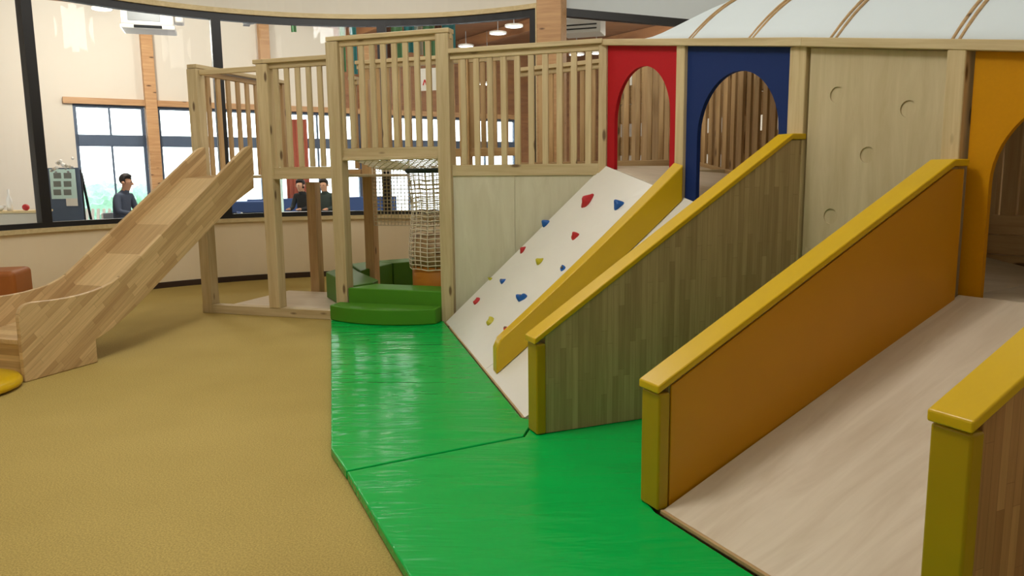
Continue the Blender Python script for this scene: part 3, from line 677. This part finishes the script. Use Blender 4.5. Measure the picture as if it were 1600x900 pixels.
tag(tb.build('net', MT['rope'], nt), kind='stuff')
tb = Tubes(); tb.add([(nc.x + (NR + .015) * math.cos(t / 16 * math.pi), nc.y + (NR + .015) * math.sin(t / 16 * math.pi), 1.45) for t in range(32)], .022, 8, True); tb.build('top_ring', MT['green_cloth'], nt)
lathe('padded_base', [(0, .0), (NR - .01, .0), (NR - .01, .48), (NR - .04, .50), (0, .50)], MT['orange'], nt, (nc.x, nc.y, .002), 40)
lathe('wood_drum', [(NR - .05, .50), (NR - .025, .50), (NR - .025, .80), (NR - .05, .80), (NR - .05, .50)], MT['pine_dark'], nt, (nc.x, nc.y, .003), 40)
ng = empty('net_ceiling', 'slack cream rope netting slung beneath the raised railing bay', 'climbing net', tuple(L1((s3 + s4) / 2, 1.5, .4)))
tb = Tubes()
def sag(s, d): return L1(s, 1.565 - .10 * min(1, d / .5) - .008 * math.sin(9 * s), d)
W = s4 - s3 - .2
for i in range(-14, 24):
    for sg in (1, -1):
        pts = []
        for j in range(14):
            d = .06 + 1.25 * j / 13; s = s3 + .12 + i * .075 + sg * (d - .06) * .8 + (0 if sg > 0 else .3)
            if s3 + .1 <= s <= s4 - .08: pts.append(sag(s, d))
        if len(pts) > 1: tb.add(pts, .006, 4)
tag(tb.build('net', MT['rope'], ng), kind='stuff')
nw = empty('net_curtain', 'flat white safety net hanging behind the raised bay', 'net', tuple(L1(s3 + .5, .9, 1.25)))
tb = Tubes()
c0, c1 = s_at(583, 1.25), s_at(700, 1.25)
for i in range(22):
    s = c0 + (c1 - c0) * i / 21; tb.add([L1(s, .85, 1.25), L1(s, 1.5, 1.25)], .0045, 4)
for j in range(17): z = .85 + .65 * j / 16; tb.add([L1(c0, z, 1.25), L1(c1, z, 1.25)], .0045, 4)
tag(tb.build('net', MT['rope'], nw), kind='stuff')

# ------------------------------------------------------------------ the hall beyond the windows
bm = bmesh.new(); bm.faces.new([bm.verts.new(p) for p in ((-16, 8, -.02), (12, 8, -.02), (12, 30, -.02), (-16, 30, -.02))]); tag(link('floor_hall', bm_mesh('floor_hall', bm), MT['hall_floor']), 'grey hall floor', kind='structure')
H0, H1 = V((-8.4, 15.6, 0)), V((-.9, 20.6, 0)); HD = (H1 - H0).normalized(); HN = V((-HD.y, HD.x, 0)); MH = frame(H0, HD, z=(0, 0, 1))
def hbox(name, x0, x1, z0, z1, mat, par=None, y0=0, y1=.15, bevel=0):
    bm = bmesh.new(); boxbm(bm, x0, x1, y0, y1, z0, z1); return link(name, bm_mesh(name, bm, bevel), mat, par, MH)
HC = 4.8
wh = empty('wall_hall', 'far hall wall with tall bright windows', kind='structure', loc=tuple(H0))
hbox('plain_panel', -6, -.24, 0, HC, MT['wall_w'], wh); hbox('upper_panel', -.24, 5.2, 2.98, HC, MT['wall_w'], wh)
hbox('timber_panel', 5.2, 14, 2.98, HC, MT['ceil_wood'], wh); hbox('timber_panel', 10.3, 14, 0, 2.98, MT['ceil_wood'], wh)
hbox('lintel', -.4, 10.3, 2.88, 3.0, MT['col_wood'], wh, -.1, .15)
cols = [-.24, 1.17, 3.55, 5.9, 8.2, 10.3]
for x in cols[1:-1]:
    c = H0 + HD * x - HN * .1; hc_ = empty('timber_column', 'slender timber column between the hall windows', 'column', (c.x, c.y, -.02), 'timber columns along the hall windows')
    bm = bmesh.new(); boxbm(bm, x - .11, x + .11, -.16, .1, -.02, HC); link('shaft', bm_mesh('shaft', bm, .006), MT['col_wood'], hc_, MH)
for i, (a, b) in enumerate(zip(cols, cols[1:])):
    x0, x1 = a + (.12 if i else 0), b - (.12 if i < 4 else 0); xm = (x0 + x1) / 2
    c = H0 + HD * x0; w_ = empty('window_%d' % (i + 3), 'tall hall window with blue grey frame', kind='structure', loc=(c.x, c.y, .1))
    hbox('transom', x0, x1, 2.06, 2.29, MT['steel_blue'], w_, .03, .12); hbox('frame_head', x0, x1, 2.82, 2.88, MT['steel_blue'], w_, .03, .12); hbox('frame_foot', x0, x1, 0, .1, MT['steel_blue'], w_, .03, .12)
    for x in (x0, x1 - .06): hbox('jamb', x, x + .06, .1, 2.82, MT['steel_blue'], w_, .03, .12)
    hbox('mullion', xm - .018, xm + .018, .1, 2.82, MT['steel_blue'], w_, .04, .1)
    for xa, xb in ((x0 + .06, xm - .02), (xm + .02, x1 - .06)):
        for za, zb in ((.1, 2.06), (2.29, 2.82)): hbox('pane', xa, xb, za, zb, MT['glass'], w_, .07, .076)
# hall side walls, ceiling
eL = H0 - HD * 6; eR = H0 + HD * 14
def wall_run(name, a, b, mat, h=HC, z=0):
    a, b = V((a[0], a[1], 0)), V((b[0], b[1], 0)); M = frame(a, b - a, z=(0, 0, 1)); bm = bmesh.new(); boxbm(bm, 0, (b - a).length, 0, .1, z, h)
    o = link(name, bm_mesh(name, bm), mat, None, M); o['kind'] = 'structure'; return o
wall_run('wall_hall_left', (LX - .2, 5.2), eL, MT['wall_w']); wall_run('wall_hall_right', eR, (7.2, 12), MT['wall_w'])
cpts = [cpt(A0 - 3 + (A1 - A0 + 3) * i / 30, CR + .1) for i in range(31)]
hp = [eR, eL, V((LX - .2, 5.2, 0))] + cpts[::-1] + [V((wr0.x, wr0.y + .15, 0)), V((7.0, 13.4, 0))]
bm = bmesh.new(); bm.faces.new([bm.verts.new((p.x, p.y, HC)) for p in hp]); r = bmesh.ops.extrude_face_region(bm, geom=bm.faces[:]); bmesh.ops.translate(bm, verts=[g_ for g_ in r['geom'] if isinstance(g_, bmesh.types.BMVert)], vec=(0, 0, .1))
tag(link('ceiling_hall', bm_mesh('ceiling_hall', bm), MT['ceil_wood']), 'timber boarded hall ceiling', kind='structure')
for i in range(3, 7):                                    # roof beams
    t = -3.5 + i * 3.0; a = H0 + HD * t - HN * .2; b = a - HN * 6.0
    o = beam('ceiling_beam', (a.x, a.y, HC - .14), (b.x, b.y, HC - .14), .14, .26, MT['ceil_wood']); tag(o, 'exposed timber beam under the hall ceiling', 'beam', 'timber beams under the hall ceiling')
for px, py, rr in ((159, 15, .16), (803, 42, .17), (778, 53, .17), (901, 86, .17), (932, 84, .13), (728, 73, .17), (762, 132, .2)):
    p = atz(px, py, HC - .36)
    if p.y > 20: p = V((0, 0, EYE)) + V(tuple(ray(px, py))) * (19.0 / ray(px, py)[1])
    dl = empty('pendant_lamp', 'round lit lamp hanging from the hall ceiling', 'lamp', tuple(p), 'round lamps below the hall ceiling')
    lathe('shade', [(rr, 0), (rr + .02, 0), (rr + .02, .04), (.03, .07), (.03, .05), (rr, .03), (rr, 0)], MT['white'], dl, tuple(p), 24); lathe('diffuser', [(0, .0), (rr - .002, .005), (rr - .002, .02), (0, .02)], MT['lamp'], dl, tuple(p), 24)
    beam('rod', p + V((0, 0, .06)), V((p.x, p.y, HC)), .015, .015, MT['grey'], dl)
# suspended unit
c = aty(234, 50, 12.6); ac = empty('ceiling_projector', 'white box unit with grey front slung from the hall ceiling', 'air unit', (c.x, c.y, c.z))
box('body', (c.x, c.y, c.z + .07), (.74, .5, .34), MT['white'], ac, .35, .03, 2); box('tray', (c.x, c.y, c.z), (.78, .54, .07), MT['white'], ac, .35, .02, 2)
R35 = Matrix.Rotation(.35, 3, 'Z'); off = lambda x, y, z: c + R35 @ V((x, y, z))
box('front_panel', off(-.05, -.252, .12), (.46, .012, .22), MT['grey'], ac, .35); box('grille', off(0, -.27, .012), (.4, .012, .045), MT['dark'], ac, .35); box('side_pod', off(.44, 0, .14), (.15, .3, .18), MT['white'], ac, .35, .03, 2)
beam('hanger', off(0, 0, .41), V((off(0, 0, 0).x, off(0, 0, 0).y, HC)), .05, .05, MT['grey'], ac)
# ceiling fan
c = aty(388, 32, 13.0); c.z = min(c.z, HC - .3); cf = empty('ceiling_fan', 'grey ceiling fan in the hall', 'fan', tuple(c))
lathe('hub', [(0, -.06), (.09, -.05), (.1, .04), (.03, .06), (0, .06)], MT['grey'], cf, tuple(c), 20)
beam('rod', c + V((0, 0, .05)), V((c.x, c.y, HC)), .025, .025, MT['grey'], cf)
for k in range(4):
    a = .4 + k * math.pi / 2; d_ = V((math.cos(a), math.sin(a), 0)); beam('blade', c + d_ * .08, c + d_ * .45 + V((0, 0, -.01)), .11, .012, MT['grey'], cf)
# white unit right of the pillar
c = aty(912, 55, 12.6); au = empty('air_conditioner', 'white cassette air conditioner beyond the window right of the pillar', 'air conditioner', tuple(c))
box('body', tuple(c), (.62, .45, .36), MT['white'], au, -.3, .015, 2); Rm = Matrix.Rotation(-.3, 3, 'Z')
for z in (.05, .11): q = c + Rm @ V((0, -.23, z)); box('louvre', tuple(q), (.5, .012, .02), MT['dark'], au, -.3)
beam('hanger', c + V((0, 0, .36)), V((c.x, c.y, HC)), .05, .05, MT['grey'], au)
# hanging cloth banners
for i, (x0, x1, yb, mt, cn) in enumerate(((598, 612, 90, 'brown', 'brown'), (612, 630, 92, 'leaf', 'light green'), (632, 648, 82, 'teal', 'teal blue'), (648, 661, 86, 'pale', 'off white'), (662, 680, 88, 'leaf', 'pale green'), (681, 690, 84, 'brown', 'dark brown'), (691, 712, 80, 'teal', 'bright teal'), (455, 463, 50, 'leaf', 'narrow green'), (533, 541, 112, 'leaf', 'slim leaf green'), (549, 559, 116, 'teal', 'slim teal'))):
    a, b = aty(x0, yb, 13.4 + .03 * i), aty(x1, yb, 13.4 + .03 * i); n = 6
    vs_, fs = [], []
    for j in range(n + 1):
        t = j / n; x = a.x + (b.x - a.x) * t
        for z in (a.z, HC - .005): vs_ += [(x, a.y + .015 * math.sin(t * 9), z), (x, a.y + .008 + .015 * math.sin(t * 9), z)]
    for j in range(n):
        k = j * 4; fs += [(k, k + 4, k + 6, k + 2), (k + 1, k + 3, k + 7, k + 5), (k, k + 1, k + 5, k + 4)]
    me = bpy.data.meshes.new('cloth_banner'); me.from_pydata(vs_, [], fs)
    tag(link('cloth_banner', me, MT[mt]), cn + ' cloth banner hanging from the hall ceiling', 'banner')
# dark ridge beam seen over the railing
tag(beam('ridge_beam', (-1.9, 13.2, HC - .5), (4.5, 15.2, HC - .25), .35, .4, MT['grey_dark']), 'dark grey sloping steel ridge beam under the hall ceiling', 'beam')
# hedge and paving outside
bm = bmesh.new(); bm.faces.new([bm.verts.new(p) for p in ((-40, 14, -.1), (30, 18, -.1), (30, 60, -.1), (-40, 60, -.1))]); tag(link('ground_outside', bm_mesh('ground_outside', bm), MT['ground']), 'pale paving outside the hall', kind='structure')
for i, (px, py, w, h) in enumerate(((160, 292, 1.5, .5), (225, 292, .8, .4))):
    p = aty(px, py, 22 + i); bm = bmesh.new(); bmesh.ops.create_icosphere(bm, subdivisions=4, radius=1); rg = random.Random(i)
    for v_ in bm.verts: v_.co = V((v_.co.x * w * .6, v_.co.y * .5, (v_.co.z * .5 + .5) * (h + .9))) * (1 + .07 * rg.uniform(-1, 1))
    hg = tag(link('clipped_shrub', bm_mesh('clipped_shrub', bm), MT['hedge'], None, Matrix.Translation((p.x, p.y, -.1))), ('wide' if i == 0 else 'small') + ' pale green shrub outside the hall window', 'shrub')

# ------------------------------------------------------------------ people in the hall
def skin_body(name, J, E_, mats, pick, parent):
    me = bpy.data.meshes.new(name); me.from_pydata([j[:3] for j in J], E_, []); o = bpy.data.objects.new(name, me); col.objects.link(o)
    sm = o.modifiers.new('skin', 'SKIN'); o.modifiers.new('sub', 'SUBSURF').levels = 2
    for i, j in enumerate(J): me.skin_vertices[0].data[i].radius = (j[3], j[4] if len(j) > 4 else j[3])
    me.skin_vertices[0].data[0].use_root = True
    dg = bpy.context.evaluated_depsgraph_get(); me2 = bpy.data.meshes.new_from_object(o.evaluated_get(dg)); bpy.data.objects.remove(o)
    for m_ in mats: me2.materials.append(m_)
    for p in me2.polygons: p.material_index = pick(p.center); p.use_smooth = True
    b = bpy.data.objects.new(name, me2); col.objects.link(b); b.parent = parent
    return b
def seated(label, loc, rz, top, legs, hair_long=.0, sc=1.0):
    e = empty('person', label, 'person', loc); e.rotation_euler.z = rz; e.scale = (sc, sc, sc)
    # facing +x, seat height .45; pelvis first
    J = [(0, 0, .56, .15, .13), (.03, 0, .78, .14, .11), (.07, 0, .98, .17, .12), (.10, 0, 1.08, .08), (.14, 0, 1.14, .055), (.17, 0, 1.24, .085, .09), (.18, 0, 1.32, .07, .08)]
    E_ = [(0, 1), (1, 2), (2, 3), (3, 4), (4, 5), (5, 6)]
    for sg in (1, -1):
        k = len(J); J += [(.09, sg * .17, 1.03, .06), (.14, sg * .22, .80, .05), (.36, sg * .14, .76, .038), (.43, sg * .12, .77, .03)]; E_ += [(2, k), (k, k + 1), (k + 1, k + 2), (k + 2, k + 3)]
        for f in range(4):
            q = len(J); y = sg * (.12 + (f - 1.5) * .018); J += [(.47, y, .77, .009), (.50, y, .755 - .004 * (f % 2), .008)]; E_ += [(k + 3, q), (q, q + 1)]
        q = len(J); J += [(.45, sg * .085, .765, .010), (.475, sg * .07, .757, .009)]; E_ += [(k + 3, q), (q, q + 1)]
        k = len(J); J += [(.08, sg * .10, .52, .095), (.44, sg * .11, .50, .07), (.42, sg * .11, .10, .045), (.52, sg * .12, .045, .04)]; E_ += [(0, k), (k, k + 1), (k + 1, k + 2), (k + 2, k + 3)]
    def pick(c):
        if c.z > 1.13 and c.x > .02 and abs(c.y) < .14: return 0
        if c.x > .40 and c.z > .70: return 0
        return 1 if c.z > .60 else 2
    skin_body('body', J, E_, [MT['skin'], top, legs], pick, e)
    bm = bmesh.new(); bmesh.ops.create_icosphere(bm, subdivisions=3, radius=1)
    for v_ in bm.verts:
        q = v_.co.copy()
        if q.x > .35 and q.z < .35: q.x = .35 - (q.x - .35) * .3
        v_.co = V((.155 + q.x * .108, q.y * .095, 1.30 + q.z * (.10 if q.z > 0 else .10 + hair_long)))
    link('hair', bm_mesh('hair', bm), MT['hair'], None, None, True); h = bpy.data.objects[-1] if False else [o for o in col.objects if o.name.startswith('hair')][-1]; h.parent = e
    for sg in (1, -1):
        bm = bmesh.new(); bmesh.ops.create_icosphere(bm, subdivisions=1, radius=.011); o = link('eye', bm_mesh('eye', bm), MT['black'], None, Matrix.Translation((.262, sg * .033, 1.255)), True); o.parent = e
        bm = bmesh.new(); bmesh.ops.create_icosphere(bm, subdivisions=2, radius=.028)
        for v_ in bm.verts: v_.co.y *= .4
        o = link('ear', bm_mesh('ear', bm), MT['skin'], None, Matrix.Translation((.165, sg * .095, 1.245)), True); o.parent = e
    bm = bmesh.new(); bmesh.ops.create_cone(bm, cap_ends=True, segments=8, radius1=.016, radius2=.006, depth=.04); o = link('nose', bm_mesh('nose', bm), MT['skin'], None, Matrix.Translation((.268, 0, 1.23)), True); o.parent = e
    return e
def chair(label, loc, rz, seat_m, group=None):
    e = empty('hall_chair', label, 'chair', loc, group); e.rotation_euler.z = rz
    def b_(name, x0, x1, y0, y1, z0, z1, m_): bm = bmesh.new(); boxbm(bm, x0, x1, y0, y1, z0, z1); o = link(name, bm_mesh(name, bm, .006), m_); o.parent = e
    b_('seat', -.2, .22, -.21, .21, .42, .45, seat_m); b_('backrest', -.23, -.2, -.2, .2, .6, .85, seat_m)
    for x in (-.215, .19):
        for y in (-.19, .19): b_('leg', x - .015, x + .015, y - .015, y + .015, 0, .42 if x > 0 else .85, MT['white'])
    return e
def table(label, loc, rz, w, d, m_, group=None):
    e = empty('hall_table', label, 'table', loc, group); e.rotation_euler.z = rz
    def b_(name, x0, x1, y0, y1, z0, z1, mm): bm = bmesh.new(); boxbm(bm, x0, x1, y0, y1, z0, z1); o = link(name, bm_mesh(name, bm, .006), mm); o.parent = e
    b_('table_top', -w / 2, w / 2, -d / 2, d / 2, .70, .735, m_)
    for x in (-w / 2 + .06, w / 2 - .06):
        for y in (-d / 2 + .06, d / 2 - .06): b_('leg', x - .02, x + .02, y - .02, y + .02, 0, .70, MT['grey'])
    return e
def seat_at(px, Y): p = aty(px, 330, Y); return (p.x, p.y, -.02)
x, y, z = seat_at(187, 13.3)
seated('person in a grey blue jumper seated by the bright hall window', (x, y, z), -.15, MT['knit'], MT['dark'], sc=1.09)
chair('white framed chair under the person in the grey blue jumper', (x + .02, y, z), -.15, MT['grey'])
t_ = V((x, y, z)) + V((.72, -.1, 0)); table('small white table before the person in the grey blue jumper', tuple(t_), -.15, .6, .7, MT['white'])
x, y, z = seat_at(478, 16.3)
seated('person in black clothes seated beside the terracotta curtain', (x, y, z), -1.9, MT['dark'], MT['dark'], .05)
chair('grey seat chair under the person in black clothes', (x, y, z), -1.9, MT['grey'])
x, y, z = seat_at(512, 16.2)
seated('person in a dark green coat seated at the long white table', (x, y, z), -1.7, MT['green_cloth'], MT['dark'])
chair('grey seat chair under the person in the dark green coat', (x, y, z), -1.7, MT['grey'])
x, y, z = seat_at(480, 15.3); table('long white table in front of the two dark clothed people', (x + .1, y, z), .1, 1.6, .7, MT['white'])
x, y, z = seat_at(395, 13.2); chair('white framed chair with blue seat seen under the slide', (x, y, z), .5, MT['blue_cloth'])
x, y, z = seat_at(378, 14.0); lp = empty('low_partition', 'low dark partition with blue padded top seen below the slide', 'partition', (x, y, z)); lp.rotation_euler.z = .25
for nm, z0_, z1_, d_, mm in (('panel', 0, .80, .12, 'dark'), ('padded_top', .80, 1.0, .2, 'blue_cloth')):
    bm = bmesh.new(); boxbm(bm, -.6, .55, -d_, d_, z0_, z1_); o = link(nm, bm_mesh(nm, bm, .02, 2), MT[mm]); o.parent = lp
bs = aty(520, 320, 17.5); sf = empty('bench_sofa', 'long blue upholstered bench along the hall windows', 'sofa', (bs.x, bs.y, -.02)); sf.rotation_euler.z = .45
for nm, x0, x1, y0, y1, z0, z1 in (('seat_cushion', -1.8, 1.6, -.3, .3, .15, .45), ('back_cushion', -1.8, 1.6, .3, .42, .3, .95), ('plinth', -1.75, 1.55, -.25, .35, 0, .15)):
    bm = bmesh.new(); boxbm(bm, x0, x1, y0, y1, z0, z1); o = link(nm, bm_mesh(nm, bm, .02, 2), MT['blue_cloth' if nm != 'plinth' else 'dark']); o.parent = sf
cu = aty(470, 290, 17.75); bm = bmesh.new()
vs_, fs = [], []
for j in range(25):
    for z in (0, 2.7): vs_.append((cu.x - .32 + j * .022, cu.y + .03 * math.sin(j * 1.3), z))
for j in range(24): fs.append((j * 2, j * 2 + 2, j * 2 + 3, j * 2 + 1))
me = bpy.data.meshes.new('window_curtain'); me.from_pydata(vs_, [], fs); o = tag(link('window_curtain', me, plain('terracotta_cloth', srgb(170, 92, 74), .9), None, None, True), 'terracotta curtain hanging beside the hall window', 'curtain')
o.modifiers.new('thickness', 'SOLIDIFY').thickness = .006; bm.free()
sc = aty(433, 300, 15.6); tag(box('privacy_screen', (sc.x - .02, sc.y, -.02), (.27, .03, 1.62), MT['mint'], None, .1), 'pale mint screen standing beside the terracotta curtain', 'screen')
# slatted bench
c = aty(158, 330, 13.9); sb = empty('slatted_bench', 'white slatted bench back below the bright window', 'bench', (c.x, c.y, -.02))
for i in range(7): beam('slat', (c.x - .3 + i * .1, c.y, .42), (c.x - .27 + i * .1, c.y + .05, .88), .05, .02, MT['white'], sb, side=(0, 1, 0))
beam('seat_board', (c.x - .4, c.y - .2, .42), (c.x + .4, c.y - .2, .42), .4, .04, MT['white'], sb)
for x in (-.36, .36):
    for y in (-.36, 0): beam('leg', (c.x + x, c.y + y, -.02), (c.x + x, c.y + y, .4), .04, .04, MT['white'], sb, side=(0, 1, 0))
# menu easel with picture sheet and flowers
c = aty(103, 350, 11.6); ez = empty('menu_easel', 'dark easel board with a pale sheet of six pictures', 'easel', (c.x, c.y, -.02))
Y = 11.6
def ebox(name, px0, px1, py0, py1, y, m_, par, t=.02):
    a, b = aty(px0, py1, y), aty(px1, py0, y); box(name, ((a.x + b.x) / 2, y, a.z), (b.x - a.x, t, b.z - a.z), m_, par, 0, .003)
for sx in (82, 124): a = aty(sx, 250, Y); beam('leg', (a.x, Y, -.02), (a.x, Y, 1.55), .03, .03, MT['black'], ez, side=(0, 1, 0)); beam('leg', (a.x, Y + .35, -.02), (a.x, Y + .02, 1.5), .03, .03, MT['black'], ez)
ebox('board', 82, 124, 262, 350, Y - .03, MT['steel_blue'], ez); ebox('picture_sheet', 81, 117, 264, 311, Y - .06, MT['mint'], ez, .004)
for i in range(3):
    for j in range(2): ebox('picture', 84 + j * 16, 95 + j * 16, 270 + i * 13, 279 + i * 13, Y - .066, MT['clay'], ez, .003)
ebox('leaflet', 104, 121, 310, 322, Y - .07, MT['paper'], ez, .004)
fl = empty('flower_garland', 'small white and mauve flowers along the top of the easel', 'flowers', tuple(aty(100, 262, Y)))
rg = random.Random(3)
for i in range(16):
    p = aty(80 + rg.random() * 38, 246 + rg.random() * 16 + (8 if i % 3 else 0), Y - .05); bm = bmesh.new(); bmesh.ops.create_icosphere(bm, subdivisions=1, radius=.022 + .012 * rg.random())
    link('flower', bm_mesh('flower', bm), [MT['white'], MT['grey'], MT['pale']][i % 3], fl, Matrix.Translation(p), True)
# low sideboard with small things left of the first mullion
c = aty(22, 350, 10.6); sbd = empty('sideboard', 'low pale sideboard against the hall side of the round window', 'sideboard', (c.x, c.y, -.02))
zt_ = aty(30, 330, 10.6).z; box('body', (c.x, c.y, -.02), (.85, .4, zt_), MT['pale'], sbd, .4, .01); box('top_board', (c.x, c.y, zt_ - .02), (.9, .45, .03), MT['trim'], sbd, .4, .004)
p = aty(40, 320, 10.5); bm = bmesh.new(); bmesh.ops.create_icosphere(bm, subdivisions=3, radius=.045); tag(link('red_ball', bm_mesh('red_ball', bm), MT['h_red'], None, Matrix.Translation((p.x, p.y, zt_ + .055)), True), 'small red ball on the low sideboard', 'ball')
p = aty(15, 320, 10.5); tag(lathe('glass_bottle', [(0, 0), (.035, 0), (.037, .15), (.014, .21), (.014, .29), (0, .29)], MT['white'], None, (p.x, p.y, zt_ + .011), 16), 'slim white bottle on the low sideboard', 'bottle')
p = aty(-4, 320, 10.45); tag(lathe('white_bowl', [(0, 0), (.05, 0), (.1, .07), (.092, .07), (.045, .012), (0, .012)], MT['white'], None, (p.x, p.y, zt_ + .011), 20), 'white bowl on the low sideboard', 'bowl')
# notice sheets
p = L1(s_at(661, DEP - .06), 2.33, DEP - .06); nt_ = empty('paper_notice', 'white notice with a red triangle mark fixed behind the raised railing', 'notice', tuple(p))
M = frame(p, D13, z=(0, 0, 1)); bm = bmesh.new(); boxbm(bm, 0, .25, 0, .004, 0, .24); link('sheet', bm_mesh('sheet', bm), MT['paper'], nt_, M)
plate('red_mark', [[(.03, .06), (.05, .12), (.065, .12), (.085, .06), (.07, .06), (.0575, .10), (.045, .06)]], -.002, M, MT['mark_red'], nt_)
plate('dark_mark', [[(.2, .05), (.23, .05), (.23, .10), (.2, .10)]], -.002, M, MT['black'], nt_)

dq = (cA1 - cA0).normalized(); nq = V((-dq.y, dq.x, 0)); q_ = onv(972, 136, cA0 - nq * .05, (dq.x, dq.y))
n2 = empty('paper_notice', 'small white notice on the rear balusters, seen through the red arch', 'notice', tuple(q_))
M = frame(q_, dq, z=(0, 0, 1)); bm = bmesh.new(); boxbm(bm, 0, .2, 0, .004, 0, .17); link('sheet', bm_mesh('sheet', bm), MT['paper'], n2, M)
plate('dark_mark', [[(.05, .03), (.08, .03), (.08, .06), (.05, .06)]], -.002, M, MT['black'], n2)

# area-weighted normals so that large flat faces stay flat beside their rounded edges
for o in list(col.objects):
    if o.type == 'MESH' and o.name.split('.')[0] in ('floor_mat', 'soft_step', 'soft_block', 'cushion', 'top_cushion', 'front_cushion'):
        w = o.modifiers.new('weighted_normals', 'WEIGHTED_NORMAL'); w.keep_sharp = True; w.weight = 80
